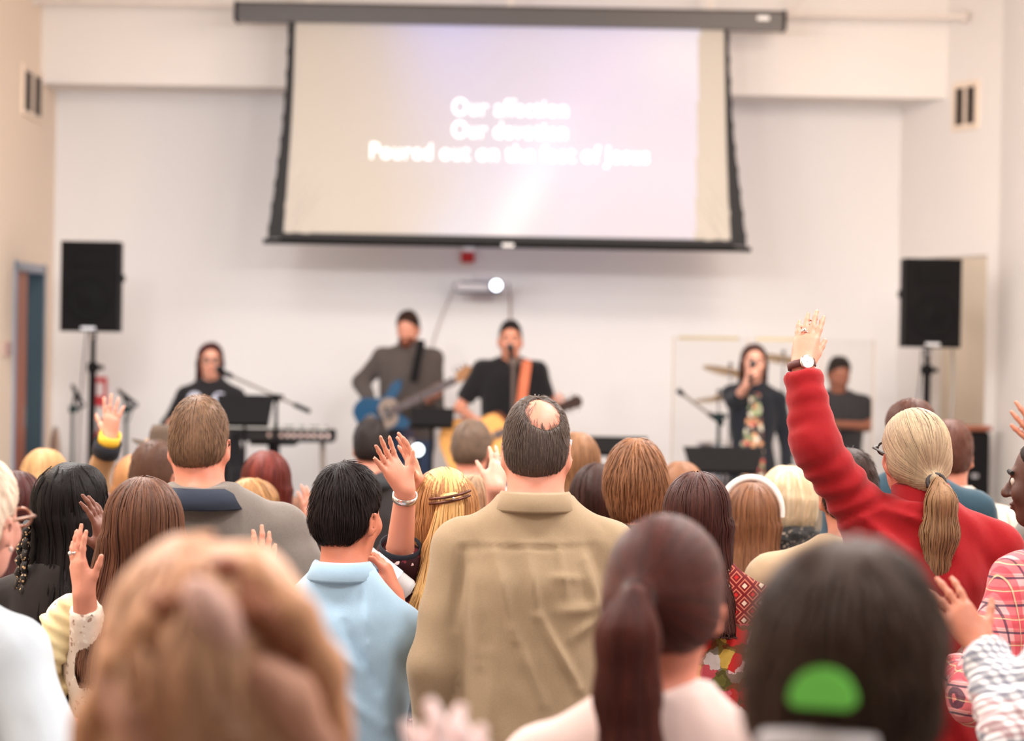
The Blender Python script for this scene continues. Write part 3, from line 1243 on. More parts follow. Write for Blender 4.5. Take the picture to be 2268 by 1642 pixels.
def vent(name, label, centre, u, n, w_, h_):
    """two banks of louvres in a painted frame; u along the wall, n out of it"""
    R = Matrix((u, n, Vector((0, 0, 1)))).transposed()
    t = thing(name, label, 'vent', centre)
    mk = lambda c, s_: ((R @ Vector(c)), s_)
    f = MB()
    for c, s_ in (((0, 0, h_ / 2 + .02), (w_ + .08, .024, .04)), ((0, 0, -h_ / 2 - .02), (w_ + .08, .024, .04)), ((-w_ / 2 - .02, 0, 0), (.04, .024, h_)),
                  ((w_ / 2 + .02, 0, 0), (.04, .024, h_)), ((0, 0, 0), (w_ * .13, .022, h_))):
        f.box(R @ Vector(c), s_, R)
    f.build('frame', WALLP, t)
    MB().box(R @ Vector((0, -.006, 0)), (w_, .006, h_), R).build('backing', plain('dark duct', (30, 24, 22)), t)
    k = 11
    me = None
    for sx in (-1, 1):
        for i in range(k):
            z = -h_ / 2 + (i + .5) * h_ / k
            if me is None:
                o = MB().box((0, 0, 0), (w_ * .43, .016, h_ / k * .42), R @ rotm('X', 28)).build('slat', plain('vent slat', (84, 70, 64)), t)
                me = o.data
            else:
                o = link('slat', me, t)
            o.location = R @ Vector((sx * w_ * .283, .004, z))


va, vz = left_y(50, 198)
vb, _ = left_y(88, 205)
vent('wall_vent', 'louvred air vent high on the wall above the open door', (XL + .006, (va + vb) / 2, vz), Vector((0, 1, 0)), Vector((1, 0, 0)), vb - va, .285)


def aw_t(px, py):
    d = _F + _R * ((px - 1134) / FPX) - _U * ((py - 821) / FPX)
    r = d.x / d.y
    t = (r * 18.5 - 2.94) / (.51 + r * 1.27)
    y = 18.5 - 1.27 * t
    return t, CAM.z + d.z / d.y * y


ta, vz = aw_t(2119, 238)
tb, _ = aw_t(2163, 230)
cx_, cy_ = aw((ta + tb) / 2, -.006)
uu = Vector((A1.x - A0.x, A1.y - A0.y, 0)).normalized()
vent('wall_vent', 'louvred air vent high on the splayed wall above the doorless opening', (cx_, cy_, vz), uu, Vector((-uu.y * -1, -uu.x, 0)) * -1 if False else Vector((uu.y, -uu.x, 0)), (tb - ta) * 1.369, .27)

# pipe with hanger
pa, pb = P(75, 1, 17.6), P(2136, 37, 17.6)
pt = thing('ceiling_pipe', 'long white pipe running wall to wall behind the screen housing', 'pipe', pa)
MB().tube([(0, 0, 0), (pb.x - pa.x, 0, 0)], .021, 12).build('pipe', PIPEM, pt)
for i, q in enumerate((0.012, pb.x - pa.x)):
    MB().lathe([(.0, -.012), (.045, -.012), (.045, .012), (.0, .012)], (q, 0, 0), 16, rotm('Y', 90)).build('flange', PIPEM, pt)
for px_ in (1752, 640):
    hx = P(px_, 20, 17.6).x - pa.x
    MB().tube([(hx, 0, .0), (hx, 0, CEIL - pa.z)], .010, 8).lathe([(.024, -.02), (.031, -.02), (.031, .02), (.024, .02)], (hx, 0, 0), 16, rotm('Y', 90), closed=True).build('hanger', PIPEM, pt)
MB().tube([(P(1752, 28, 17.6).x - pa.x, 0, .0), (P(1752, 28, 17.6).x - pa.x + .28, .1, CEIL - pa.z)], .008, 8).build('brace', PIPEM, pt)

for i, (x, y) in enumerate(FILLS):  # fixtures made up to carry the added wall fills
    t = thing('fill_flood', 'added black fill flood hung from the ceiling, ' + ('nearest the door wall', 'second from the door wall', 'third from the door wall', 'farthest from the door wall')[i], 'stage light', (x, y, 3.60), group='added fill floods')
    R = rotm('X', 86)
    MB().box((0, 0, .03), (.54, .39, .10), bev=.015).build('housing', BLACK, t, None, (math.radians(86), 0, 0))
    MB().tube([(-.29, 0, .0), (-.29, 0, .22), (.29, 0, .22), (.29, 0, .0)], .010, 6).tube([(0, 0, .22), (0, 0, CEIL - 3.60)], .014, 8).build('yoke', BLACK, t)
for x, y in LAMPS:
    t = thing('ceiling_light', 'square ceiling light panel, %s row from the stage, on the %s side' % ({11.8: 'first', 8.7: 'second', 5.6: 'third', 2.5: 'fourth'}[y], 'open door' if x < 0 else 'doorless opening'), 'ceiling light', (x, y, CEIL), group='ceiling light panels')
    MB().box((0, 0, -.03), (1.24, 1.24, .06), bev=.01).build('frame', CEILM, t)
    MB().box((0, 0, -.066), (1.14, 1.14, .012)).build('diffuser', plain('light diffuser', (255, 238, 215), emits=2.0), t)

# ------------------------------------------------------------------ projection screen
YS = 17.25
sc0 = P(1134, 300, YS)
scr = thing('projection_screen', 'large pull down projection screen showing song lyrics above the band', 'screen', sc0)
loc = lambda px, py, dy=0: P(px, py, YS) - sc0 + Vector((0, dy, 0))
ca, cb = loc(529, 26), loc(1732, 49)
zc = (ca.z + cb.z) / 2
b = MB()
prof = [(-.075, -.068), (.075, -.068), (.075, .055), (.06, .07), (-.06, .07), (-.078, .05)]
vs = [(x, y, zc + z) for x in (ca.x, cb.x) for y, z in prof]
m = len(prof)
b.add(vs, [tuple(range(m)), tuple(range(2 * m - 1, m - 1, -1))] + [(i + m, (i + 1) % m + m, (i + 1) % m, i) for i in range(m)])
b.build('housing', plain('dark grey housing', (70, 62, 60), .4), scr)
for px_ in (529, 1732):
    x = loc(px_, 30).x
    MB().box((x + (.012 if px_ > 1000 else -.012), 0, zc), (.03, .158, .146), bev=.008).build('end_cap', BLACKP, scr)
MB().box((loc(1688, 44).x, -.082, zc + .012), (.085, .006, .032), bev=.002).build('badge', plain('white badge', (235, 232, 230), .4), scr)
for q in (ca.x + .5, (ca.x + cb.x) / 2, cb.x - .5):
    MB().box((q, .10, zc + .08), (.05, .24, .02)).box((q, .22, zc + .15), (.05, .02, .16)).tube([(q, .22, zc + .2), (q, .22, CEIL - sc0.z)], .012, 8).build('mounting_bracket', PIPEM, scr)
# fabric: black border and white field with real creases in its lower corners
ZT, ZB = loc(1134, 50).z, loc(1134, 537).z
tt = np.array([0, .25, .5, .75, 1.0])
OL = np.interp(np.linspace(0, 1, 41), tt, [loc(640, 50).x, loc(635, 170).x, loc(625, 300).x, loc(609, 420).x, loc(592, 537).x])
IL = np.interp(np.linspace(0, 1, 41), tt, [loc(651, 50).x, loc(648, 170).x, loc(642, 300).x, loc(633, 420).x, loc(624, 537).x])
OR = np.interp(np.linspace(0, 1, 41), tt, [loc(1613, 60).x, loc(1617, 180).x, loc(1625, 310).x, loc(1639, 430).x, loc(1654, 545).x])
IR = np.interp(np.linspace(0, 1, 41), tt, [loc(1607, 60).x, loc(1609, 180).x, loc(1611, 310).x, loc(1615, 430).x, loc(1622, 545).x])
ker = np.ones(9) / 9
sm = lambda a: np.convolve(np.pad(a, 4, mode='reflect', reflect_type='odd'), ker, 'valid')
OL, IL, OR, IR = sm(OL), sm(IL), sm(OR), sm(IR)
zz = np.linspace(ZT, ZB, 41)
b = MB()
for O_, I_, s_ in ((OL, IL, 1), (OR, IR, -1)):
    vs, fs = [], []
    for i in range(41):
        bead = .008 * (1 if i % 4 == 2 else 0)
        o_ = O_[i] - s_ * bead
        vs += [(o_, -.003, zz[i]), (I_[i] + s_ * .01, -.003, zz[i]), (I_[i] + s_ * .01, .003, zz[i]), (o_, .003, zz[i])]
    for i in range(40):
        for k in range(4):
            fs.append((i * 4 + k, i * 4 + (k + 1) % 4, i * 4 + 4 + (k + 1) % 4, i * 4 + 4 + k))
    MB().add(vs, fs).build('side_border', plain('black screen border', (26, 24, 25), .7), scr)
zb0 = loc(1134, 525).z
MB().box(((IL[-1] + IR[-1]) / 2, -.001, (zb0 + ZB) / 2 - .01), (IR[-1] - IL[-1] + .03, .006, zb0 - ZB + .03)).build('lower_border', plain('black screen border', (26, 24, 25), .7), scr)
xl, xr = loc(583, 541).x, loc(1663, 551).x
zbar = loc(1134, 544).z
MB().tube([(xl, 0, zbar), (xr, 0, zbar)], .019, 12).build('weight_bar', BLACK, scr)
MB().box((loc(1125, 546).x, -.02, zbar), (.085, .012, .026), bev=.003).build('pull_tab', plain('white badge', (235, 232, 230), .4), scr)
# the white field: its colour attribute is the projected picture
nu, nv = 210, 90
U_, V_ = np.meshgrid(np.linspace(0, 1, nu), np.linspace(0, 1, nv))
il = np.interp(V_, np.linspace(0, 1, 41), IL); ir = np.interp(V_, np.linspace(0, 1, 41), IR)
Xf = il + (ir - il) * U_
Zf = ZT + (zb0 - ZT) * V_
asp = (IR[20] - IL[20])


def crease(u, v):
    """tension creases fanning out of a lower corner; u, v metres from it"""
    s_ = v * math.cos(1.02) - u * math.sin(1.02) + .25 * u * u
    return .022 * np.sin(s_ * 80 + 1.5 * np.sin(s_ * 23)) * np.exp(-(u / .26) ** 2) * np.clip(u * 9, 0, 1) * np.exp(-((v - .16) / .30) ** 2)


Yf = .012 + crease(Xf - IL[-1], Zf - zb0) + crease(IR[-1] - Xf, Zf - zb0) * .8
V3 = np.stack([Xf, Yf * -1 + .012, Zf], -1).reshape(-1, 3)
idx = np.arange(nu * nv).reshape(nv, nu)
Qd = np.stack([idx[:-1, :-1], idx[1:, :-1], idx[1:, 1:], idx[:-1, 1:]], -1).reshape(-1, 4)
fm = NT('white screen fabric')
at = fm.n('ShaderNodeVertexColor')
at.layer_name = 'picture'
fm.set(col=lin((196, 187, 177)), rough=.8, spec=.1, emit=at.outputs[0], emits=.55)
me = np_mesh('fabric', V3, Qd, fm.m)
ul, ur = (loc(706, 300).x), (loc(1544, 300).x)
pu = (V3[:, 0] - ul) / (ur - ul)
pv = V_.reshape(-1)
g = lambda x, c, w: np.exp(-((x - c) / w) ** 2)
pic = np.zeros((len(V3), 3))
blue, pink, lav, wht, cy = (np.array(q) for q in ((.03, .14, .72), (.20, .18, .56), (.14, .21, .62), (.52, .58, .76), (.06, .32, .70)))
wb = g(pu, .34 + .06 * pv, .17) * np.clip(1 - pv * 1.25, 0, 1)
base_ = np.clip((pu - .16) / .5, 0, 1)[:, None] * lav
pic += base_
pic = pic * (1 - wb[:, None] * .8) + blue * wb[:, None] * .85
d1 = g(pu + .42 * pv, .86, .10) * np.clip(1.1 - pv * .5, 0, 1)
pic = pic * (1 - d1[:, None] * .6) + pink * d1[:, None] * .75
d2 = g(pu + .27 * (pv - 1), .495, .065) * np.clip((pv - .35) * 2.0, 0, 1)
d3 = g(pu + .27 * (pv - 1), .37, .09) * np.clip((pv - .35) * 1.6, 0, 1) + g(pu + .27 * (pv - 1), .64, .07) * np.clip((pv - .3) * 1.6, 0, 1)
pic = pic * (1 - d3[:, None] * .45) + cy * d3[:, None] * .5
pic = pic * (1 - d2[:, None] * .8) + wht * d2[:, None] * 1.0
d4 = g(pu, .97, .16) * g(pv, .12, .22)
pic = pic * (1 - d4[:, None] * .6) + wht * d4[:, None] * .6
d5 = g(pu, .92, .22) * g(pv, .62, .25)
pic = pic * (1 - d5[:, None] * .5) + np.array((.24, .26, .52)) * d5[:, None] * .5
d6 = g(pu, .8, .5) * np.clip((pv - .7) * 2.2, 0, 1)
pic = pic * (1 - d6[:, None] * .45)
pic *= ((pu > 0) & (pu < 1.0))[:, None]
ca_ = me.color_attributes.new('picture', 'FLOAT_COLOR', 'POINT')
ca_.data.foreach_set('color', np.concatenate([np.clip(pic, 0, 1), np.ones((len(V3), 1))], 1).astype(np.float32).ravel())
link('fabric', me, scr)
lyr = NT('projected white lettering')
lyr.set(col=(.8, .8, .8), emit=(1, 1, 1), emits=.85, rough=.9)
for words_, pxc, py, px0, px1 in (('Our affection', 1130, 241, 1003, 1258), ('Our devotion', 1129, 291, 1003, 1257), ('Poured out on the feet of Jesus', 1128, 341, 820, 1437)):
    cu = bpy.data.curves.new('lyric_line', 'FONT')
    cu.body = words_
    cu.align_x, cu.align_y = 'CENTER', 'CENTER'
    cu.size = 1
    cu.offset = .012
    cu.extrude = .001
    cu.space_character = 1.06
    o = link('lettering', cu)
    bpy.context.view_layer.update()
    me = bpy.data.meshes.new_from_object(o.evaluated_get(bpy.context.evaluated_depsgraph_get()))
    bpy.data.objects.remove(o)
    V = np.array([v.co[:] for v in me.vertices])
    par = list(range(len(V)))

    def root_of(i_):
        while par[i_] != i_:
            par[i_] = par[par[i_]]
            i_ = par[i_]
        return i_
    for e_ in me.edges:
        a_, b_ = root_of(e_.vertices[0]), root_of(e_.vertices[1])
        if a_ != b_: par[a_] = b_
    rt = np.array([root_of(i_) for i_ in range(len(V))])
    lets = []
    for r_ in sorted(set(rt), key=lambda r_: V[rt == r_, 0].min()):
        x0_, x1_ = V[rt == r_, 0].min(), V[rt == r_, 0].max()
        if lets and x0_ < lets[-1][1] - .6 * (x1_ - x0_):
            lets[-1] = (lets[-1][0], max(x1_, lets[-1][1]), lets[-1][2] | {r_})
        else:
            lets.append((x0_, x1_, {r_}))
    wd = V[:, 0].max() - V[:, 0].min()
    k_ = (loc(px1, py).x - loc(px0, py).x) / wd
    line = link('lyric_line', None, scr, loc(pxc, py, -.006), (math.pi / 2, 0, 0))
    line.scale = (k_, .165, k_)
    line.empty_display_size = .1
    for x0_, x1_, ids in lets:
        ok = np.isin(rt, list(ids))
        mp = np.cumsum(ok) - 1
        m2 = bpy.data.meshes.new('letter')
        m2.from_pydata(V[ok].tolist(), [], [[int(mp[q]) for q in p_.vertices] for p_ in me.polygons if ok[p_.vertices[0]]])
        m2.materials.append(lyr.m)
        link('letter', m2, line)


# ------------------------------------------------------------------ things on the stage and walls
def speaker(label, px0, px1, py0, py1, Y, lean=0):
    a, c = P(px0, py0, Y), P(px1, py1, Y)
    w_, h_ = c.x - a.x, a.z - c.z
    t = thing('loudspeaker', label, 'speaker', ((a.x + c.x) / 2, Y, c.z))
    poly = [(-w_ / 2, -.19), (w_ / 2, -.19), (w_ / 2, .02), (w_ / 2 * .72, .19), (-w_ / 2 * .72, .19), (-w_ / 2, .02)]
    vs = [(x, y, z) for z in (0.006, h_ - .006) for x, y in poly]
    b = MB().add(vs, [tuple(range(5, -1, -1)), tuple(range(6, 12))] + [(i, (i + 1) % 6, (i + 1) % 6 + 6, i + 6) for i in range(6)])
    b.build('cabinet', BLACKP, t)
    gm = NT('black perforated grille')
    vv = gm.vor(gm.co(), 140, 'F1', 0)
    gm.set(col=gm.mix(gm.math('LESS_THAN', vv.outputs[0], .35), lin((22, 20, 21)), lin((8, 8, 8))), rough=.7, spec=.08)
    MB().box((0, -.197, h_ * .5), (w_ - .016, .016, h_ - .03), bev=.006).build('grille', gm.m, t)
    for zc_, r in ((h_ * .36, w_ * .40),):
        MB().lathe([(.01, .018), (r * .4, .010), (r * .9, .001), (r, .006), (r * 1.02, .0)], (0, -.204, zc_), 28, rotm('X', 90)).build('woofer', plain('woofer black', (13, 12, 13), .65, spec=.1), t)
    MB().box((0, -.207, h_ * .80), (w_ * .62, .010, h_ * .17), bev=.004).build('horn', plain('horn black', (14, 13, 13), .65, spec=.1), t)
    MB().box((0, -.208, .028), (.10, .006, .022), bev=.002).build('badge', plain('silver badge', (205, 205, 208), .3, .3), t)
    for sx in (-1, 1):
        MB().box((sx * (w_ / 2 + .003), 0, h_ * .6), (.012, .14, .05), bev=.004).build('side_handle', BLACK, t)
    return t, (a.x + c.x) / 2, c.z


def speaker_stand(label, x, Y, z, knob):
    t = thing('speaker_stand', label, 'stand', (x, Y, STG))
    h_ = z - STG
    MB().tube([(0, 0, .25), (0, 0, h_)], .0185, 12).build('upper_pole', BLACK, t)
    MB().tube([(0, 0, .10), (0, 0, h_ - knob)], .025, 12).build('lower_pole', BLACK, t)
    MB().box((0, 0, h_ - knob), (.07, .06, .07), bev=.01).tube([(.03, 0, h_ - knob), (.075, 0, h_ - knob)], .016, 10).build('clamp_knob', BLACK, t)
    MB().lathe([(.019, -.05), (.026, -.05), (.026, .0), (.019, .0)], (0, 0, h_), 16, closed=True).build('top_cup', CHROME, t)
    for k in range(3):
        q = math.radians(90 + 120 * k)
        l = MB().tube([(.02 * math.cos(q), .02 * math.sin(q), .62), (.52 * math.cos(q), .52 * math.sin(q), .022)], .013, 8)
        o = l.build('leg', BLACK, t)
        MB().tube([(.0, 0, .24), (.26 * math.cos(q), .26 * math.sin(q), .33)], .008, 6).build('strut', BLACK, o)
        MB().tube([(.50 * math.cos(q), .50 * math.sin(q), .03), (.535 * math.cos(q), .535 * math.sin(q), .0)], .017, 8).build('rubber_foot', BLACKP, o)


YSP = 16.7
_, sx1, sz1 = speaker('big black loudspeaker on a pole stand beside the open door', 147, 269, 534, 738, YSP)
speaker_stand('black tripod stand carrying the loudspeaker by the open door', sx1, YSP, sz1, .24)
_, sx2, sz2 = speaker('big black loudspeaker on a pole stand before the doorless opening', 1996, 2116, 572, 773, YSP)
speaker_stand('black tripod stand carrying the loudspeaker by the doorless opening', sx2, YSP, sz2, .15)


def cable(name, label, pts, r, mat, cat='cable'):
    return tag(MB().tube(pts, r, 6).build(name, mat), label, cat)


def sag(a, b_, n=9, s_=.0, sx=0):
    return [a.lerp(b_, i / (n - 1)) + Vector((sx * math.sin(math.pi * i / (n - 1)), 0, -s_ * math.sin(math.pi * i / (n - 1)))) for i in range(n)]


cable('speaker_cable', 'thin black cable hanging from the loudspeaker by the open door', sag(P(192, 735, YSP + .16), P(172, 1030, YSP + .55), 9, 0, -.01), .005, BLACK)
cable('speaker_cable', 'thin cable slanting down from the loudspeaker before the doorless opening', sag(P(2042, 775, YSP + .1), P(2025, 930, YSP + .2), 7, 0, .01), .005, BLACK)
cable('speaker_cable', 'pale grey cable hanging from the corner of the loudspeaker before the opening', sag(P(2110, 770, YSP + .15), P(2097, 1000, YSP + .4), 7, 0, .02), .009, plain('pale grey cable', (190, 184, 180)))


def microphone(label, a, b_, group=None):
    """a handheld microphone: grille ball at a, tail at b_"""
    t = thing('microphone', label, 'microphone', a)
    d = (b_ - a)
    L = d.length
    R = d.normalized().to_track_quat('Z', 'Y').to_matrix()
    MB().lathe([(.001, -.026), (.014, -.023), (.023, -.012), (.026, 0), (.024, .014), (.021, .022)], (0, 0, 0), 16, R).build('grille', plain('mic grille', (64, 62, 64), .35, .6), t)
    MB().lathe([(.0255, -.004), (.0265, 0), (.0255, .004)], (0, 0, 0), 16, R).build('collar', CHROME, t)
    MB().lathe([(.021, .022), (.019, .03), (.012, L), (.001, L)], (0, 0, 0), 14, R).build('handle', BLACKP, t)
    return t


def mic_stand(label, base, z0, top, boom=None, tripod=True, mat=None, r=.010):
    mat = mat or BLACK
    t = thing('microphone_stand', label, 'microphone stand', (base.x, base.y, z0))
    h_ = top - z0
    MB().tube([(0, 0, .08), (0, 0, h_)], r, 10).build('pole', mat, t)
    MB().tube([(0, 0, .06), (0, 0, h_ * .62)], r * 1.5, 10).build('lower_pole', mat, t)
    MB().tube([(0, 0, h_ - .03), (0, 0, h_ + .02)], r * 2.4, 10).box((r * 3, 0, h_), (.03, .02, .03), bev=.004).build('clutch', mat, t)
    if boom:
        p = [Vector(q) - Vector((base.x, base.y, z0)) for q in boom]
        MB().tube(p, r * .75, 8).build('boom_arm', plain('boom metal', (128, 116, 108), .35, .5), t)
        e = (p[-1] - p[0]).normalized()
        MB().tube([p[-1] - e * .12, p[-1]], r * 1.3, 8).build('counterweight', BLACK, t)
        MB().tube([p[0], p[0] + e * .05], .017, 8).build('clip', BLACK, t)
    for k in range(3):
        q = math.radians(30 + 120 * k)
        MB().tube([(0, 0, .10), (.30 * math.cos(q), .30 * math.sin(q), .012)], .008, 6).build('leg', mat, t)
    return t


def music_stand(label, px0, px1, pyt, pyb, Y, taper=.12, mat=None, rz=0, pole=None, z0=STG):
    a, c = P(px0, pyt, Y), P(px1, pyb, Y)
    w_, h_ = c.x - a.x, a.z - c.z
    t = thing('music_stand', label, 'music stand', ((a.x + c.x) / 2, Y, z0), rz)
    zc_ = (a.z + c.z) / 2 - z0
    R = rotm('X', -24)
    hh = h_ / math.cos(math.radians(24)) / 2
    poly = [(-w_ / 2, hh), (w_ / 2, hh), (w_ / 2 * (1 - taper), -hh), (-w_ / 2 * (1 - taper), -hh)]
    Mx = Matrix.Translation((0, 0, zc_)) @ R.to_4x4()
    MB().prism(poly, .006, Mx).build('desk', mat or BLACK, t)
    MB().box(Mx @ Vector((0, -.025, -hh + .006)), (w_ * (1 - taper), .055, .008), R).build('lip', mat or BLACK, t)
    MB().box(Mx @ Vector((0, .012, 0)), (.05, .02, hh * 1.4), R).build('bracket', BLACK, t)
    MB().tube([(0, .02, .07), (0, .02, zc_)], .011, 10).tube([(0, .02, .05), (0, .02, zc_ * .6)], .015, 10).build('pole', BLACK, t)
    for k in range(3):
        q = math.radians(-90 + 120 * k)
        MB().tube([(0, .02, .12), (.25 * math.cos(q), .02 + .25 * math.sin(q), .01)], .009, 6).build('leg', BLACK, t)
    return t


# two short stands with microphones by the door
for px_, lab, ms in ((159, 'nearer the open door', ((167, 868), (181, 897))), (278, 'between the loudspeaker pole and the keyboard singer', ((273, 874), (298, 896)))):
    Yq = 16.9
    top_ = P(px_ + 2, 905, Yq)
    mic_stand('slim dark microphone stand ' + lab, Vector((top_.x, Yq, 0)), STG, top_.z, mat=plain('dark green grey metal', (40, 58, 58), .6, spec=.15), r=.011)
    a, c = P(*ms[0], Yq - .03), P(*ms[1], Yq - .05)
    m_ = microphone('black microphone tilted in its stand clip ' + lab, c, c + (a - c).normalized() * .16)
    MB().tube([P(px_ + 2, 905, Yq) - c, a - c, a - c + (c - a) * .35], .010, 8).build('clip', BLACK, m_)
cable('microphone_cable', 'loose black cable hanging below the microphone at the loudspeaker pole', sag(P(296, 897, 16.9), P(272, 930, 16.95), 6, .06), .004, BLACK)

# fire extinguisher, sign, chair by the door
fe = P(226, 1000, 18.43)
t = thing('fire_extinguisher', 'red fire extinguisher on the wall behind the loudspeaker pole', 'fire extinguisher', fe)
RED = plain('glossy red', (196, 34, 38), .3)
MB().lathe([(.001, -.24), (.055, -.24), (.06, -.22), (.06, .10), (.045, .15), (.02, .17), (.001, .17)], (0, 0, 0), 20).build('cylinder', RED, t)
MB().box((0, -.0, .20), (.05, .04, .06), bev=.008).box((0, -.05, .24), (.03, .13, .014), bev=.004).build('valve', BLACK, t)
MB().tube([(.02, -.02, .2), (.09, -.02, .14), (.085, -.02, -.12)], .010, 8).build('hose', BLACK, t)
MB().box((.015, -.062, .115), (.05, .006, .07)).build('yellow_tag', plain('yellow tag', (238, 196, 60)), t)
s2 = P(222, 868, 18.48)
t = thing('wall_sign', 'small red and white sign on the wall behind the loudspeaker pole', 'sign', s2)
MB().box((0, 0, 0), (.10, .012, .22), bev=.003).build('plate', plain('red sign', (205, 52, 60)), t)
MB().box((.0, -.008, .02), (.05, .006, .10)).build('white_field', plain('white sign', (235, 225, 225)), t)
ch = P(113, 985, 17.75)
t = thing('chair', 'white chair with a taupe rounded back against the wall by the door', 'chair', (ch.x + .24, 17.72, STG), math.radians(-75))
TAU = plain('taupe plastic', (172, 146, 128), .5)
WPL = plain('white seat', (238, 234, 232), .5)
F = Field().ell((0, -.20, .74), (.20, .035, .20), k=.02).half((0, 0, .50), (0, 0, -1), .02)
sdf_part('backrest', F, .02, TAU, t)
MB().box((0, 0, .45), (.42, .42, .05), bev=.02).build('seat', WPL, t)
for sx in (-1, 1):
    for sy in (-1, 1):
        MB().tube([(sx * .17, sy * .17, .44), (sx * .20, sy * .20, 0)], .012, 8).build('leg', CHROME, t)
    MB().tube([(sx * .15, -.17, .44), (sx * .15, -.20, .66)], .012, 8).build('back_post', CHROME, t)

# fire alarm and wall projector
al = P(1036, 566, YB)
t = thing('fire_alarm', 'red fire alarm with a white strobe on the wall under the screen', 'fire alarm', al)
MB().box((0, -.03, -.015), (.10, .06, .085), bev=.008).build('box', RED, t)
MB().box((.008, -.045, .055), (.085, .075, .05), bev=.010).build('strobe', plain('strobe lens', (245, 244, 250), .15, emits=.15), t)
pj = P(1067, 637, 18.22)
t = thing('projector', 'white projector with a glowing lens on the wall behind the band', 'projector', pj)
PW = plain('projector shell', (214, 206, 210), .4)
PD = plain('projector grey', (92, 90, 104), .45)
MB().box((0, 0, 0), (.40, .25, .082), bev=.022).build('shell', PW, t)
MB().box((-.01, -.115, .038), (.30, .04, .010), bev=.003).box((-.01, -.115, -.040), (.34, .04, .014), bev=.003).build('grey_trim', PD, t)
for sx in (-1, 1):
    MB().box((sx * .195, -.04, 0), (.03, .11, .07), bev=.012).build('side_cap', PD, t)
MB().lathe([(.04, .0), (.048, .0), (.05, .05), (.04, .05)], (.110, -.13, .014), 20, rotm('X', 90), closed=True).build('lens_ring', PD, t)
ln = NT('lit projector lens')
ln.set(col=(.9, .9, 1), emit=(.86, .92, 1.0), emits=6)
MB().lathe([(.001, .012), (.025, .010), (.042, .0)], (.110, -.14, .014), 20, rotm('X', 90)).build('lens', ln.m, t)
MB().box((0, .17, .0), (.10, .22, .05)).box((0, .27, 0), (.16, .02, .20)).build('wall_bracket', PW, t)
wl = P(1005, 640, 18.30)
cable('projector_cable', 'thin cable slanting down the wall from the projector to behind the bass player', sag(P(1003, 645, 18.45), P(950, 800, 18.492), 8, 0, -.02), .005, plain('grey cable', (176, 160, 156)))
cable('projector_cable', 'cable dropping straight down the wall from the projector to behind the lead singer', sag(P(1130, 648, 18.45), P(1131, 800, 18.49), 6), .007, plain('taupe cable', (168, 140, 130)))


# ------------------------------------------------------------------ cloth patterns
def stripes(m, c, freq, w_, off=0.0):
    return m.math('LESS_THAN', m.math('FRACT', m.math('ADD', m.math('MULTIPLY', c, freq), off)), w_)


def plaid(name, base, lines, rough=.9):
    """lines: (axis, per metre, width, offset, colour, strength)"""
    m = NT(name)
    x, y, z = m.xyz(m.co())
    w = m.noise(m.co(), 12, 1)
    xs = m.math('ADD', x, m.math('MULTIPLY', y, .35))
    zs_ = m.math('ADD', m.math('MULTIPLY', w, .015), z)
    col = lin(base)
    for ax, fr, wd, of, c, st in lines:
        f = stripes(m, xs if ax == 'x' else zs_, fr, wd, of)
        col = m.mix(m.math('MULTIPLY', f, st), col, lin(c))
    m.set(col=col, rough=rough, sheen=.1, spec=.2)
    m.bump(m.noise(m.co(), 14, 2), .4, .03)
    return m.m


def floral(name, bg, cols, scale=22, size=.42, leaf=None, bgf=None):
    m = NT(name)
    v = m.co()
    nz = m.n('ShaderNodeTexNoise')
    m.put(nz.inputs['Vector'], v)
    nz.inputs['Scale'].default_value = 55
    vm = m.n('ShaderNodeVectorMath')
    vm.operation = 'SCALE'
    m.put(vm.inputs[0], nz.outputs['Color'])
    vm.inputs['Scale'].default_value = .022
    va = m.n('ShaderNodeVectorMath')
    m.put(va.inputs[0], v)
    m.put(va.inputs[1], vm.outputs[0])
    a = m.vor(va.outputs[0], scale)
    sel = m.xyz(a.outputs['Color'])[0]
    n = len(cols)
    rc = m.ramp(sel, [(i / n, lin(c)) for i, c in enumerate(cols)], 'CONSTANT')
    f = m.math('LESS_THAN', a.outputs['Distance'], size)
    col = lin(bg)
    if leaf:
        b = m.vor(va.outputs[0], scale * 1.7)
        col = m.mix(m.math('LESS_THAN', b.outputs['Distance'], .34), col, lin(leaf))
    col = m.mix(f, col, rc)
    core = m.math('LESS_THAN', a.outputs['Distance'], size * .3)
    col = m.mix(m.math('MULTIPLY', core, .5), col, lin(bg))
    m.set(col=col, rough=.85, spec=.2)
    m.bump(m.noise(m.co(), 14, 2), .4, .03)
    return m.m


# ------------------------------------------------------------------ the band
JEANS = cloth('blue jeans', (58, 72, 100))
DARKT = cloth('dark trousers', (44, 42, 46))
TAN = cloth('khaki trousers', (150, 130, 104))
SKL = (226, 172, 144)
SKM = (206, 150, 120)
SKD = (104, 66, 50)

BLK = cloth('black knit', (30, 28, 31), heather=.05)
person(468, 757, 16.4, 'woman singing behind the keyboard in a black top, glasses and long dark red hair', ('long', dict(len=.36, part=(.02, .03, .17), n=300)), ((84, 34, 30), (44, 20, 20)), SKL,
       BLK, yaw=176, hd=(14, -2, 0), sw=.175, female=True, base=STG, legs=DARKT, face=dict(mouth=1), spec=plain('dark glasses', (30, 20, 20), .3), near=.8,
       arms={'R': 'akimbo', 'L': 'fwd'}, loose=.022)
GREYP = cloth('pale print', (196, 198, 214))
r_ = PEOPLE[-1]
for sx in (-1, 1):
    sdf_part('pale_print', Field().ell((sx * .085, .112, r_[3] - .085), (.055, .026, .060), k=.02), .012, GREYP, r_[0])

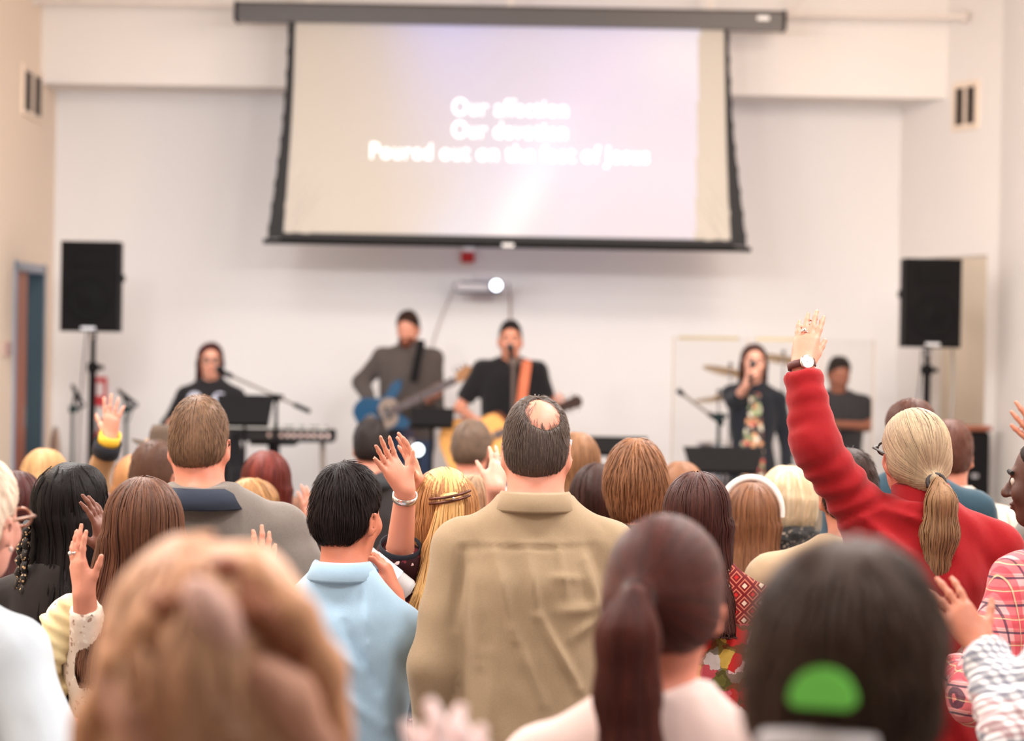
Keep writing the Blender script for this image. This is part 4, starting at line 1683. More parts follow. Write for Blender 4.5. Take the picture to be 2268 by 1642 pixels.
SWT = cloth('grey brown sweater', (92, 82, 78), (70, 62, 60))
B2L = dict(wr=P(948, 888, 17.02), el=P(950, 850, 17.2) + Vector((.05, .04, -.20)), tip=P(972, 872, 16.93), palm=(-.2, .5, .8), curl=38, thumb=30)
B2R = dict(wr=P(822, 893, 17.0), el=P(800, 848, 17.3), tip=P(840, 935, 16.90), palm=(.2, .9, .2), curl=22)
person(905, 690, 17.2, 'bearded man looking down playing a blue bass in a grey turtleneck sweater', ('short', dict(n=340, top=.020, crown=(0, .02, .14))), ((58, 38, 30), (34, 24, 20)), (222, 160, 132), SWT,
       yaw=172, hd=(-8, -16, 0), sw=.205, base=STG, legs=JEANS, face={}, beard=True, collar=('turtle', SWT), loose=.03, near=.8, arms={'L': B2L, 'R': B2R}, hem=.62)

BLS = cloth('black shirt', (26, 24, 26), heather=.04)
B3L = dict(wr=P(1222, 918, 15.95), el=P(1226, 905, 16.2) + Vector((.03, .03, -.16)), tip=P(1238, 896, 15.86), palm=(-.3, .4, .9), curl=36, sleeve='short', st=.8)
B3R = dict(wr=P(1050, 930, 15.92), el=P(1018, 905, 16.22), tip=P(1084, 965, 15.86), palm=(0, .9, .3), curl=22, sleeve='short', st=.8)
person(1131, 713, 16.2, 'man singing at a microphone with an acoustic guitar in a black short sleeved shirt', ('short', dict(n=340, top=.024, side=.003, crown=(0, -.02, .14), lift=.016)), ((40, 30, 28), (24, 20, 20)),
       (214, 152, 122), BLS, yaw=180, sw=.205, base=STG, legs=JEANS, face=dict(mouth=1), collar=('shirt', BLS), loose=.02, near=.8, arms={'L': B3L, 'R': B3R})

FLB = floral('floral blouse', (64, 62, 60), [(226, 212, 190), (208, 150, 110), (150, 160, 120), (196, 96, 84), (232, 222, 206)], 26, .50)
NAVY = cloth('navy cardigan', (26, 28, 36), heather=.04)
B4R = dict(wr=P(1655, 852, 15.52), el=P(1624, 892, 15.72), tip=P(1668, 812, 15.47), palm=(.8, .5, .1), curl=62, sleeve='3q', thumb=25)
r4 = person(1670, 760, 15.8, 'woman singing into a handheld microphone in a navy cardigan and floral blouse', ('long', dict(len=.34, part=(0, .05, .17), n=320)), ((86, 52, 42), (48, 30, 26)), (232, 180, 154), NAVY,
            yaw=180, hd=(0, 2, 0), sw=.168, female=True, base=STG, legs=DARKT, face=dict(mouth=1), near=.8, arms={'R': B4R, 'L': 'down'}, hem=.62)
G = Field()
zs4 = r4[3]
G.loft([(zs4 - .02, 0, .050, .045, .060), (zs4 - .12, 0, .045, .075, .086), (zs4 - .3, 0, .045, .085, .080), (zs4 - .5, 0, .045, .100, .092), (zs4 - .74, 0, .030, .135, .105)], k=.03)
sdf_part('blouse', G, .014, FLB, r4[0], lambda V, N: V + N * (vnoise(V * A([9, 9, 5]), 4) * .006)[:, None])

CHAR = cloth('charcoal henley', (50, 48, 52))
person(1860, 790, 17.2, 'drummer in a charcoal shirt looking down behind the clear drum shield', ('short', dict(n=300, top=.014)), ((44, 34, 30), (30, 24, 22)), (168, 112, 86), CHAR, yaw=166, hd=(26, -20, 0), sw=.185, base=STG,
       legs=TAN, face={}, near=.8, arms={'L': dict(wr=P(1848, 940, 16.95), el=P(1920, 945, 17.15), tip=P(1825, 925, 16.92), palm=(0, .2, -1), curl=40, sleeve='short'), 'R': dict(wr=P(1830, 925, 16.85), el=P(1826, 905, 17.1) + Vector((-.03, 0, -.1)), tip=P(1808, 905, 16.7), palm=(0, .2, -1), curl=40, sleeve='short')}, loose=.02)

# --- instruments
ORW = NT('honey spruce')
ov = ORW.noise(ORW.co((1, 1, 1)), 30, 3)
ORW.set(col=ORW.mix(ov, lin((222, 150, 78)), lin((240, 182, 108))), rough=.25, coat=.5)
BROWNW = plain('dark rosewood', (74, 48, 38), .45)


def frame_from(a, b_, face):
    """x along a->b, y into the instrument (away from the audience), z across"""
    x = (b_ - a).normalized()
    y = Vector(face)
    y = (y - x * y.dot(x)).normalized()
    z = x.cross(y)
    return Matrix((x, y, z)).transposed()


def outline(pts, n=6):
    """closed Catmull-Rom outline"""
    o = []
    m = len(pts)
    for i in range(m):
        p0, p1, p2, p3 = (np.array(pts[(i + k) % m], float) for k in (-1, 0, 1, 2))
        for j in range(n):
            t = j / n
            o.append(tuple(.5 * ((2 * p1) + (p2 - p0) * t + (2 * p0 - 5 * p1 + 4 * p2 - p3) * t * t + (3 * p1 - p0 - 3 * p2 + p3) * t ** 3)))
    return o


def guitar():
    a, e = P(1045, 985, 15.86), P(1292, 883, 15.66)
    R = frame_from(a, e, (0, 1, 0))
    R4 = R.to_4x4()
    t = thing('acoustic_guitar', 'honey coloured acoustic guitar held by the singing man in black', 'guitar', a)
    half_ = [(-.19, 0), (-.185, .09), (-.13, .175), (-.04, .195), (.05, .155), (.11, .125), (.18, .140), (.245, .125), (.275, .06), (.28, 0)]
    pts = half_ + [(x, -z) for x, z in half_[-2:0:-1]]
    ol = outline(pts, 4)
    MB().prism(ol, .10, R4).build('soundboard', ORW.m, t)
    MB().prism([(x * 1.012, z * 1.015) for x, z in ol], .094, R4).build('sides', plain('mahogany', (120, 66, 42), .35), t)
    pg = R4 @ Matrix.Translation((.10, -.052, 0))
    MB().lathe([(.0, .002), (.052, .002)], pg.to_translation(), 28, R @ rotm('X', 90)).build('soundhole', plain('soundhole', (26, 18, 16), .8), t)
    MB().lathe([(.053, .0), (.066, .0), (.066, .003), (.053, .003)], pg.to_translation(), 28, R @ rotm('X', 90), closed=True).build('rosette', BROWNW, t)
    MB().prism(outline([(.06, -.05), (.12, -.075), (.11, -.13), (.03, -.14), (.0, -.09)], 4), .004, R4 @ Matrix.Translation((0, -.053, 0))).build('pickguard', plain('black pickguard', (28, 22, 22), .25), t)
    MB().box(R @ Vector((-.07, -.056, 0)), (.035, .014, .15), R, bev=.004).build('bridge', BROWNW, t)
    L = (e - a).length
    MB().box(R @ Vector(((.27 + L - .16) / 2, -.040, 0)), (L - .43, .030, .052), R, bev=.008).build('neck', plain('neck wood', (128, 84, 56), .4), t)
    MB().box(R @ Vector(((.18 + L - .16) / 2, -.060, 0)), (L - .34, .007, .050), R).build('fingerboard', BROWNW, t)
    hd_ = MB().prism([(L - .17, -.027), (L - .02, -.040), (L, 0), (L - .02, .040), (L - .17, .027)], .018, R4 @ Matrix.Translation((0, -.04, 0))).build('headstock', plain('dark headstock', (52, 36, 32), .3), t)
    for k in range(3):
        for s_ in (-1, 1):
            MB().tube([R @ Vector((L - .14 + k * .045, -.04, s_ * .03)), R @ Vector((L - .14 + k * .045, -.04, s_ * .062))], .008, 8).build('tuning_peg', CHROME, hd_)
    sb = MB()
    for k in range(6):
        z = -.020 + k * .008
        sb.tube([R @ Vector((-.07, -.066, z)), R @ Vector((L - .16, -.066, z))], .0012, 4, caps=False)
    tag(sb.build('strings', CHROME, t), kind='stuff')
    s0, s1 = P(1162, 800, 16.03) - a, P(1152, 905, 15.98) - a
    st = MB()
    pts = [P(1164, 803, 16.24) - a, P(1165, 797, 16.12) - a, P(1166, 806, 16.05) - a, P(1160, 850, 16.00) - a, P(1153, 905, 15.99) - a]
    vs, fs = [], []
    for i, p in enumerate(pts):
        vs += [p + Vector((-.032, 0, 0)), p + Vector((.032, 0, 0)), p + Vector((.032, .006, 0)), p + Vector((-.032, .006, 0))]
        if i: fs += [(i * 4 - 4 + k, i * 4 - 4 + (k + 1) % 4, i * 4 + (k + 1) % 4, i * 4 + k) for k in range(4)]
    st.add(vs, fs).build('strap', plain('orange leather', (196, 100, 62), .6), t)


guitar()


def bass():
    a, e = P(852, 918, 16.86), P(1050, 822, 16.72)
    R = frame_from(a, e, (0, 1, 0))
    R4 = R.to_4x4()
    t = thing('bass_guitar', 'blue bass guitar with a long brown neck played by the bearded man', 'guitar', a)
    pts = [(-.20, .02), (-.19, .12), (-.10, .17), (.0, .125), (.06, .115), (.14, .165), (.21, .17), (.19, .11), (.10, .05), (.10, -.04), (.14, -.12), (.10, -.155), (.02, -.115), (-.07, -.12), (-.15, -.15), (-.20, -.08)]
    MB().prism(outline(pts, 4), .042, R4).build('body', plain('metallic blue', (34, 78, 112), .25), t)
    MB().prism(outline([(-.04, -.09), (.06, -.09), (.10, -.02), (.12, .06), (.05, .10), (-.02, .05)], 4), .004, R4 @ Matrix.Translation((0, -.024, 0))).build('pickguard', plain('tan pickguard', (146, 128, 116), .4), t)
    L = (e - a).length
    MB().box(R @ Vector(((.08 + L - .14) / 2, -.026, .0)), (L - .22, .026, .056), R, bev=.006).build('neck', plain('maple brown neck', (134, 96, 70), .4), t)
    MB().box(R @ Vector(((.06 + L - .14) / 2, -.041, .0)), (L - .20, .006, .054), R).build('fingerboard', BROWNW, t)
    h_ = MB().prism([(L - .14, -.028), (L - .02, -.03), (L + .02, .02), (L - .03, .062), (L - .12, .04)], .018, R4 @ Matrix.Translation((0, -.03, 0))).build('headstock', plain('maple headstock', (170, 120, 80), .35), t)
    for k in range(4):
        MB().tube([R @ Vector((L - .11 + k * .03, -.03, .045)), R @ Vector((L - .11 + k * .03, -.03, .085))], .009, 8).build('tuning_peg', CHROME, h_)
    MB().box(R @ Vector((-.10, -.03, 0)), (.06, .018, .085), R, bev=.004).build('bridge', CHROME, t)
    for x in (-.03, .03):
        MB().box(R @ Vector((x, -.030, 0)), (.022, .014, .09), R, bev=.003).build('pickup', BLACKP, t)
    for k in range(4):
        pass
    sb = MB()
    for k in range(4):
        sb.tube([R @ Vector((-.10, -.048, -.021 + k * .014)), R @ Vector((L - .13, -.048, -.021 + k * .014))], .0018, 4, caps=False)
    tag(sb.build('strings', CHROME, t), kind='stuff')
    MB().box(P(925, 800, 16.98) - a, (.055, .008, .30), rotm('Y', 10), bev=.002).build('strap', BLACK, t)


bass()

# --- keyboard, its stand, boom microphone
ka, kb = P(398, 966, 15.95), P(738, 962, 15.95)
kw = kb.x - ka.x
kz = (P(600, 965, 15.95)).z
kt = thing('stage_keyboard', 'long black stage keyboard seen from its back panel', 'keyboard', ((ka.x + kb.x) / 2, 15.95, kz))
MB().box((0, .13, 0), (kw, .30, .082), bev=.010).build('case', BLACKP, kt)
MB().box((0, -.023, .0), (kw - .03, .008, .066)).build('back_panel', plain('back panel', (34, 32, 34), .5), kt)
for px_ in (597, 611, 624, 638, 652, 667, 682, 696, 712, 727):
    x = P(px_, 963, 15.95).x - kt.location.x
    MB().lathe([(.002, .002), (.012, .002), (.012, -.004), (.002, -.004)], (x, -.030, .004), 14, rotm('X', 90), closed=True).build('socket', plain('pale socket', (246, 214, 206), .35), kt)
MB().box((0, .20, .044), (kw - .10, .135, .012)).build('white_keys', plain('ivory keys', (232, 228, 222), .3), kt)
me = None
nk = 36
for i in range(nk):
    if i % 7 in (2, 6): continue
    x = -kw / 2 + .06 + (i + 1) * (kw - .12) / nk
    if me is None:
        o = MB().box((0, 0, 0), (.011, .085, .014), bev=.002).build('black_key', BLACK, kt); me = o.data
    else:
        o = link('black_key', me, kt)
    o.location = (x, .175, .055)
st = thing('keyboard_stand', 'black keyboard stand with a thick centre column under the stage keyboard', 'stand', ((ka.x + kb.x) / 2, 16.08, STG))
hk = kz - .042 - STG
xs_ = P(604, 990, 16.0).x - st.location.x
MB().box((xs_, 0, hk / 2), (.075, .07, hk - .02), bev=.008).build('column', BLACK, st)
MB().box((xs_, 0, hk - .012), (.30, .26, .024), bev=.004).build('tray', BLACK, st)
MB().box((xs_, 0, .02), (.60, .50, .03), bev=.01).build('base', BLACK, st)
x2 = P(712, 990, 16.0).x - st.location.x
l = MB().tube([(x2, .0, hk - .002), (x2 + .03, 0, 0)], .017, 10).build('leg', plain('taupe metal', (146, 132, 124), .4, .4), st)
l2 = MB().tube([(-x2, .0, hk - .002), (-x2 - .03, 0, 0)], .017, 10).build('leg', plain('taupe metal', (146, 132, 124), .4, .4), st)
sp = P(612, 880, 15.72)
mic_stand('boom microphone stand reaching across to the keyboard singer', Vector((sp.x, 15.72, 0)), STG, sp.z, (P(500, 828, 15.86), P(612, 878, 15.72), P(686, 912, 15.63)), r=.0115)
microphone('black microphone on the boom in front of the keyboard singer', P(484, 818, 15.98), P(507, 832, 15.86))
music_stand('black music stand in front of the keyboard singer', 478, 605, 874, 946, 15.6, .14)
bag = P(520, 1030, 15.9)
t = thing('stage_bag', 'dark garment hanging from the keyboard stand behind the man in the grey pullover', 'bag', bag)
F = Field().ell((0, 0, .05), (.05, .05, .18), k=.02).ell((.02, 0, -.05), (.06, .05, .12), k=.03)
sdf_part('cloth', F, .015, BLK, t, lambda V, N: V + N * (vnoise(V * 22, 3) * .012)[:, None])

mt = P(1131, 790, 15.93)
mic_stand('straight microphone stand in front of the singing guitarist', Vector((mt.x + .02, 15.90, 0)), STG, P(1135, 800, 15.9).z, mat=plain('grey brown metal', (92, 78, 72), .4, .5), r=.014)
microphone('black microphone at the mouth of the singing guitarist', P(1130, 768, 15.99), P(1135, 803, 15.90))
music_stand('black music stand between the bass player and the guitarist', 908, 1006, 904, 950, 15.7, .05)
music_stand('dark music stand with its thin top edge showing behind the shaggy haired head', 1305, 1434, 967, 1012, 14.9, .10)
music_stand('black music stand in front of the woman with the handheld microphone', 1514, 1692, 990, 1052, 14.9, .18)
hp = P(1668, 818, 15.44)
microphone('black handheld microphone raised to the mouth of the woman in the cardigan', P(1668, 806, 15.56), P(1661, 850, 15.42))

# clear lectern and small lit lamp by the bass player
ac = NT('clear acrylic')
tb_ = ac.n('ShaderNodeBsdfTransparent')
tb_.inputs[0].default_value = (.975, .972, .97, 1)
gl = ac.n('ShaderNodeBsdfGlossy')
gl.inputs['Roughness'].default_value = .08
mx = ac.n('ShaderNodeMixShader')
fr_ = ac.n('ShaderNodeLayerWeight')
fr_.inputs[0].default_value = .12
ac.t.links.new(ac.math('MULTIPLY', fr_.outputs['Facing'], .12), mx.inputs[0])
ac.t.links.new(tb_.outputs[0], mx.inputs[1])
ac.t.links.new(gl.outputs[0], mx.inputs[2])
ac.t.links.new(mx.outputs[0], ac.t.nodes['Material Output'].inputs[0])
ACR = ac.m
le = P(968, 960, 15.9)
t = thing('lectern', 'clear acrylic lectern with grey posts between the bass player and the guitarist', 'lectern', (le.x, 16.0, STG))
hl = le.z - STG
MB().box((0, -.12, hl / 2), (.40, .010, hl - .02)).build('front_panel', ACR, t)
MB().box((0, .02, hl), (.44, .36, .012), rotm('X', 14)).build('top', ACR, t)
for sx in (-1, 1):
    MB().box((sx * .20, .0, hl / 2), (.014, .26, hl - .02)).build('side_panel', ACR, t)
    MB().tube([(sx * .17, -.10, 0), (sx * .17, -.10, hl - .04)], .016, 10).build('post', plain('satin grey', (176, 164, 160), .35, .3), t)
MB().box((0, 0, .012), (.46, .36, .024), bev=.006).build('base', plain('satin grey', (176, 164, 160), .35, .3), t)
lp = P(925, 997, 15.3)
t = thing('stage_lamp', 'small lit white lamp on a low black stand below the bass player', 'lamp', (lp.x, 15.3, STG))
zl = lp.z - STG
MB().tube([(0, 0, .0), (0, .03, zl - .04)], .012, 10).build('post', BLACK, t)
MB().lathe([(.0, .0), (.12, .0), (.12, .02), (.0, .02)], (0, 0, 0), 20).build('base', BLACK, t)
MB().lathe([(.028, -.005), (.046, -.01), (.042, -.09), (.001, -.10)], (0, 0, zl), 18, rotm('X', 90)).build('lamp_head', BLACK, t)
lm = NT('lit lamp glass')
lm.set(col=(.9, .95, 1), emit=(.75, .9, 1), emits=5)
MB().lathe([(.001, .008), (.022, .006), (.036, .0)], (0, -.002, zl), 18, rotm('X', 90)).build('lamp_glass', lm.m, t)

# --- drums behind their clear shield
YD = 16.35
xs_ = [P(x, 900, YD).x for x in (1497, 1655, 1818, 1950)]
zt_ = P(1650, 748, YD).z
t = thing('drum_shield', 'clear acrylic drum shield of hinged panes in front of the drummer', 'screen', ((xs_[0] + xs_[-1]) / 2, YD, STG))
ys = [.35, 0, 0, .35]
gold = plain('tan metal edge', (184, 164, 122), .35, .4)
for i in range(3):
    a, c = Vector((xs_[i] - t.location.x, ys[i], 0)), Vector((xs_[i + 1] - t.location.x, ys[i + 1], 0))
    d = c - a
    R = Matrix((d.normalized(), Vector((0, 0, 1)).cross(d.normalized()), Vector((0, 0, 1)))).transposed()
    hp_ = zt_ - STG
    o = MB().box((a + c) / 2 + Vector((0, 0, hp_ / 2)), (d.length - .012, .007, hp_), R).build('pane', ACR, t)
    if i < 2:
        MB().box((a + c) / 2 + Vector((0, 0, hp_ - .008)) + d * (-.03 if i == 0 else -.0), (d.length * .8, .014, .020), R).build('top_edge', gold, o)
for i in range(4):
    MB().tube([(xs_[i] - t.location.x, ys[i], 0), (xs_[i] - t.location.x, ys[i], zt_ - STG)], .007, 6).build('hinge', plain('pale hinge', (206, 192, 180), .4), t)
BRASS = plain('brass cymbal', (206, 164, 92), .28, .9)
for px_, py, Yc, r, tl, lab in ((1618, 826, 16.75, .20, 12, 'brass cymbal on a stand high beside the singing woman in the cardigan'), (1592, 884, 16.9, .17, -6, 'brass cymbal on a stand low beside the singing woman in the cardigan'),
                                (1735, 798, 17.2, .20, 10, 'brass cymbal on a stand between the singing woman and the raised red sleeve')):
    c = P(px_, py, Yc)
    t = thing('cymbal_stand', lab, 'cymbal', (c.x, Yc, STG))
    h_ = c.z - STG
    o = MB().lathe([(.008, .032), (.03, .026), (.045, .012), (r, .0), (r, -.002), (.045, .009), (.008, .028)], (0, 0, h_), 32, rotm('Y', tl) @ rotm('X', -8)).build('cymbal', BRASS, t)
    MB().tube([(0, 0, .1), (0, 0, h_ + .05)], .009, 8).tube([(0, 0, .08), (0, 0, h_ * .6)], .014, 8).build('pole', CHROME, t)
    MB().lathe([(.001, .07), (.014, .068), (.016, .05), (.010, .045)], (0, 0, h_), 12).build('wing_nut', BLACK, t)
    for k in range(3):
        q = math.radians(30 + 120 * k)
        MB().tube([(0, 0, .35), (.24 * math.cos(q), .24 * math.sin(q), .01)], .009, 6).build('leg', CHROME, t)
bp = P(1577, 925, 16.6)
mic_stand('tan boom stand reaching up beside the drum shield edge', Vector((bp.x, 16.05, 0)), STG, P(1577, 922, 16.05).z, (P(1500, 864, 16.05), P(1577, 922, 16.05), P(1602, 940, 16.05)), mat=plain('dark green grey metal', (40, 58, 58), .6, spec=.15), r=.013)
DRW = plain('drum shell pearl', (186, 178, 186), .3)
for px_, py, Yc, r, hh, lab in ((1610, 985, 16.9, .20, .34, 'pearl floor tom drum beside the singing woman in the cardigan'), (1800, 955, 16.75, .17, .16, 'pearl snare drum in front of the drummer')):
    c = P(px_, py, Yc)
    t = thing('drum', lab, 'drum', (c.x, Yc, STG))
    z1 = c.z - STG
    MB().lathe([(r, z1 - hh), (r, z1), (r * .2, z1 + .001), (.001, z1 + .001)], (0, 0, 0), 28).build('shell', DRW, t)
    for z in (z1, z1 - hh):
        MB().lathe([(r + .002, -.012), (r + .012, -.012), (r + .012, .012), (r + .002, .012)], (0, 0, z), 28, closed=True).build('hoop', CHROME, t)
    MB().lathe([(.001, .0), (r, .0), (r, .006), (.001, .008)], (0, 0, z1 + .002), 28).build('drum_head', plain('drum head', (232, 226, 220), .5), t)
    for k in range(3):
        q = math.radians(20 + 120 * k)
        MB().tube([((r + .015) * math.cos(q), (r + .015) * math.sin(q), z1 - hh * .4), ((r + .03) * math.cos(q), (r + .03) * math.sin(q), 0)], .008, 6).build('leg', CHROME, t)

# black case leaning in the doorless opening
cs = P(2162, 1000, 17.35)
t = thing('instrument_case', 'black instrument case with a red brown cover standing at the doorless opening', 'case', (P(2160, 1000, 16.98).x, 16.98, STG))
hc = P(2162, 955, 16.98).z - STG
MB().box((0, 0, hc / 2), (.17, .20, hc), bev=.02).build('case_body', BLACKP, t)
MB().box((0, 0, hc + .02), (.20, .22, .035), bev=.012).build('cover', plain('red brown leather', (150, 84, 62), .6), t)
for z in (.3, .7):
    MB().box((-.02, -.104, hc * z), (.05, .012, .03), bev=.003).build('latch', CHROME, t)


# ------------------------------------------------------------------ the crowd, from the stage towards the lens
SKP = (226, 166, 138)
SKF = (232, 176, 150)
SKT = (196, 134, 104)
CROWD = 'standing crowd facing the stage'
LEGS = [JEANS, DARKT, TAN]
UP = (0, 1, 0)


def tpt(M, v):
    return Vector((A(M[0]) @ (A(v) * M[2]) + A(M[1])).tolist())


def att(b, name, mat, root):
    return b.build(name, mat, root)


# --- rows far from the lens
TANJ = cloth('tan jacket', (172, 132, 92))
p = person(97, 992, 9.0, 'blonde woman in a tan jacket reaching one hand up by the speaker pole', ('bob', dict(len=.11, w=.95, n=380)), ((210, 172, 122), (164, 118, 76)), SKF, TANJ, yaw=-8, sw=.175, female=True, legs=DARKT,
           collar=('band', plain('black collar', (34, 34, 38), .9)), arms={'R': dict(sh=P(150, 1105, 8.95), el=P(212, 1078, 9.0), hs=.85, wr=P(243, 970, 8.9), tip=P(250, 893, 8.88), palm=(.15, 1, 0), curl=6, spread=1.6, thumb=52, sleeve=.82)})
a = p[2][1]
cuff_ring(p[0], a['W'], a['E'], .20, .047, .055, 'cuff', plain('black cuff', (28, 30, 40), .9))
cuff_ring(p[0], a['W'], a['E'], .03, .036, .05, 'wrist_band', plain('yellow wristband', (246, 196, 60), .6))
person(375, 966, 10.2, 'person in a dark brown cowboy hat behind the man in the grey pullover', ('short', {}), ((60, 44, 34), (34, 26, 22)), SKT, cloth('brown coat', (96, 76, 60)), legs=JEANS, sw=.19)
pr, M = PEOPLE[-1][:2]
HATM = plain('dark brown felt', (70, 54, 42), .9)
b = MB()
prof = [(.168, .034), (.16, .012), (.135, -.002), (.100, .0), (.095, .02), (.088, .065), (.076, .092), (.05, .088), (.001, .080)]
vs, fs, n = [], [], 30
for i in range(n):
    q = 2 * math.pi * i / n
    for r, z in prof:
        curl = (abs(math.cos(q)) ** 3) * max(0, (r - .11)) * .45
        vs.append(tpt(M, (r * math.cos(q) * .95, r * math.sin(q) * 1.1 - .01, .065 + z * (1 if r < .11 else .2) + curl)))
m = len(prof)
for i in range(n):
    for j in range(m - 1):
        fs.append((i * m + j, ((i + 1) % n) * m + j, ((i + 1) % n) * m + j + 1, i * m + j + 1))
b.add(vs, fs, True).build('cowboy_hat', HATM, pr)
b = MB()
b.lathe([(.098, .0), (.103, .002), (.102, .024), (.096, .024)], tpt(M, (0, -.01, .072)), 28, closed=True).build('hat_band', plain('tan hat band', (168, 132, 96), .7), pr)
person(300, 1006, 9.6, 'woman with long straight golden blonde hair beside the brown haired man with glasses', ('long', dict(len=.34, n=380)), ((184, 132, 86), (132, 86, 52)), SKF, cloth('beige knit', (190, 160, 130)), yaw=5, sw=.165, female=True, legs=JEANS)
person(344, 974, 8.2, 'man with cropped brown hair and glasses below the cowboy hat', ('short', dict(n=520, top=.008, side=.004, step=.005, lift=.004)), ((92, 58, 42), (60, 40, 30)), (206, 140, 112), cloth('brown top', (104, 78, 60)), hd=(-24, 0, 0), legs=JEANS,
       spec=plain('dark glasses', (30, 20, 20), .3))
person(590, 998, 8.8, 'woman with long deep red hair in a dark brown top, one hand raised', ('long', dict(len=.33, w=1.0, n=420, vol=.014, part=(0, .02, .17))), ((112, 40, 30), (66, 24, 20)), SKF, cloth('dark brown top', (58, 44, 40)), sw=.18, female=True, legs=DARKT,
       arms={'R': dict(wr=P(686, 1183, 8.55), tip=P(682, 1062, 8.5), palm=(-.8, .5, 0), curl=8, sleeve=.9)})
person(652, 1105, 9.6, 'child in a turquoise top mostly hidden behind the red haired woman', ('short', {}), ((110, 70, 50), (70, 44, 30)), SKP, cloth('turquoise top', (90, 170, 196)), sw=.15, hs=.92, legs=JEANS)
person(553, 1060, 7.6, 'child with tousled sandy blond hair looking towards the red haired woman', ('shag', dict(n=420)), ((192, 144, 96), (130, 88, 54)), SKP, cloth('dark child top', (92, 84, 80)), yaw=-18, hd=(-28, 0, 0), sw=.15, hs=.94, legs=JEANS)
person(822, 930, 11.0, 'man with short black hair in a broad black jacket near the stage', ('short', dict(n=420)), ((38, 30, 28), (24, 20, 20)), (190, 124, 96), cloth('black jacket', (40, 34, 33), heather=.05), sw=.20, legs=DARKT, loose=.03,
       collar=('band', plain('black collar', (34, 34, 38), .9)))
person(1045, 930, 10.2, 'man with short grey brown hair in a grey shirt in front of the guitarist', ('short', dict(n=520, top=.012)), ((104, 82, 66), (66, 52, 44)), (200, 134, 106), cloth('grey shirt', (162, 156, 150)), yaw=-4, hd=(-14, 0, 0), legs=JEANS,
       collar=('shirt', cloth('grey shirt', (162, 156, 150))))
person(1510, 1020, 8.9, 'woman with light brown hair below the music stand, half hidden by darker heads', ('long', dict(len=.3, n=380)), ((160, 112, 80), (112, 74, 52)), SKF, cloth('taupe top', (150, 122, 104)), sw=.165, female=True, legs=JEANS)
person(1277, 955, 8.6, 'woman with long straight light brown hair beside the balding man', ('long', dict(len=.36, n=420, w=.95)), ((160, 114, 80), (110, 74, 50)), SKF, cloth('cream top', (206, 184, 164)), sw=.165, female=True, legs=JEANS)
FUR = NT('black speckled fur')
fz = FUR.vor(FUR.co(), 70)
FUR.set(col=FUR.mix(FUR.math('LESS_THAN', fz.outputs['Distance'], .25), lin((30, 27, 26)), lin((150, 134, 120))), rough=.95)
FUR.bump(FUR.noise(FUR.co(), 60, 3), .8, .02)
person(1745, 1030, 8.2, 'woman with a platinum blonde bob and a black speckled fur collar', ('bob', dict(len=.095, w=1.02, n=460)), ((234, 214, 182), (196, 160, 118)), SKF, FUR.m, sw=.18, female=True, legs=DARKT, foldamp=.014, loose=.03)
pr, M, _, zs_, _ = PEOPLE[-1]
F = Field()
for i in range(16):
    q = 2 * math.pi * i / 16
    F.ell((.085 * math.cos(q), -.02 + .085 * math.sin(q), zs_ + .055 - .03 * max(0, math.sin(q))), (.042, .042, .045), k=.03)
tag(sdf_part('fur_collar', F, .012, FUR.m, pr, lambda V, N: V + N * (vnoise(V * 55, 3) * .010 + vnoise(V * 25, 5) * .008)[:, None]), kind='stuff')
PLB = plaid('cream and black plaid', (222, 208, 190), [('x', 9, .30, .1, (92, 82, 76), .6), ('z', 9, .30, .2, (92, 82, 76), .6), ('x', 9, .08, .5, (160, 60, 50), .5)])
person(2107, 930, 8.5, 'man with short auburn brown hair in a cream and black plaid shirt', ('short', dict(n=520, top=.010)), ((104, 58, 42), (66, 38, 30)), (206, 140, 112), PLB, hd=(-10, 0, 0), sw=.185, legs=JEANS, collar=('shirt', cloth('pale collar', (212, 200, 188))))
person(1884, 998, 6.75, 'dark haired man in a khaki shirt behind the raised red sleeve', ('short', dict(n=420)), ((54, 36, 30), (36, 26, 24)), SKT, cloth('khaki cotton', (176, 150, 120)), sw=.215, legs=JEANS, dx=.0, loose=.030)
person(2020, 880, 7.6, 'tall man with thinning brown hair in a dark teal shirt beyond the grey ponytail', ('bald', dict(n=620, top=.006, side=.004, step=.006, lift=.004, spot=(0, .03, .11), spotr=(.05, .06, .055))), ((92, 52, 38), (62, 36, 28)), (204, 134, 104),
       cloth('dark teal shirt', (48, 74, 88)), yaw=4, hd=(12, -4, 0), sw=.205, legs=JEANS, collar=('shirt', cloth('dark teal shirt', (48, 74, 88))))
LACE = floral('dusty pink lace', (206, 164, 146), [(238, 214, 200), (150, 96, 84), (232, 206, 192)], 46, .36)
p = person(1668, 1063, 7.4, 'woman with long light brown hair and a white headband in a dusty pink lace top', ('long', dict(len=.42, n=460, w=.90, sx=.22, vol=.008)), ((142, 94, 62), (92, 58, 40)), SKF, LACE, sw=.165, female=True, legs=JEANS)
M = p[1]
b = MB()
arc = [tpt(M, (.094 * math.sin(q), .030 + .0 * q, .014 + .106 * math.cos(q))) for q in np.linspace(-1.7, 1.7, 25)]
arc2 = [tpt(M, (.094 * math.sin(q), .048 + .0 * q, .012 + .104 * math.cos(q))) for q in np.linspace(-1.7, 1.7, 25)]
b.tube(arc, .011, 8).tube(arc2, .010, 8).build('headband', plain('white cloth', (238, 228, 222), .8), p[0])
person(1326, 1028, 7.8, 'woman with smooth dark brown hair between the light brown and the shaggy haired heads', ('long', dict(len=.30, n=420, w=1.08, vol=.018)), ((64, 34, 26), (40, 22, 20)), SKF, cloth('dark olive', (82, 70, 56)), sw=.17, female=True, legs=DARKT)
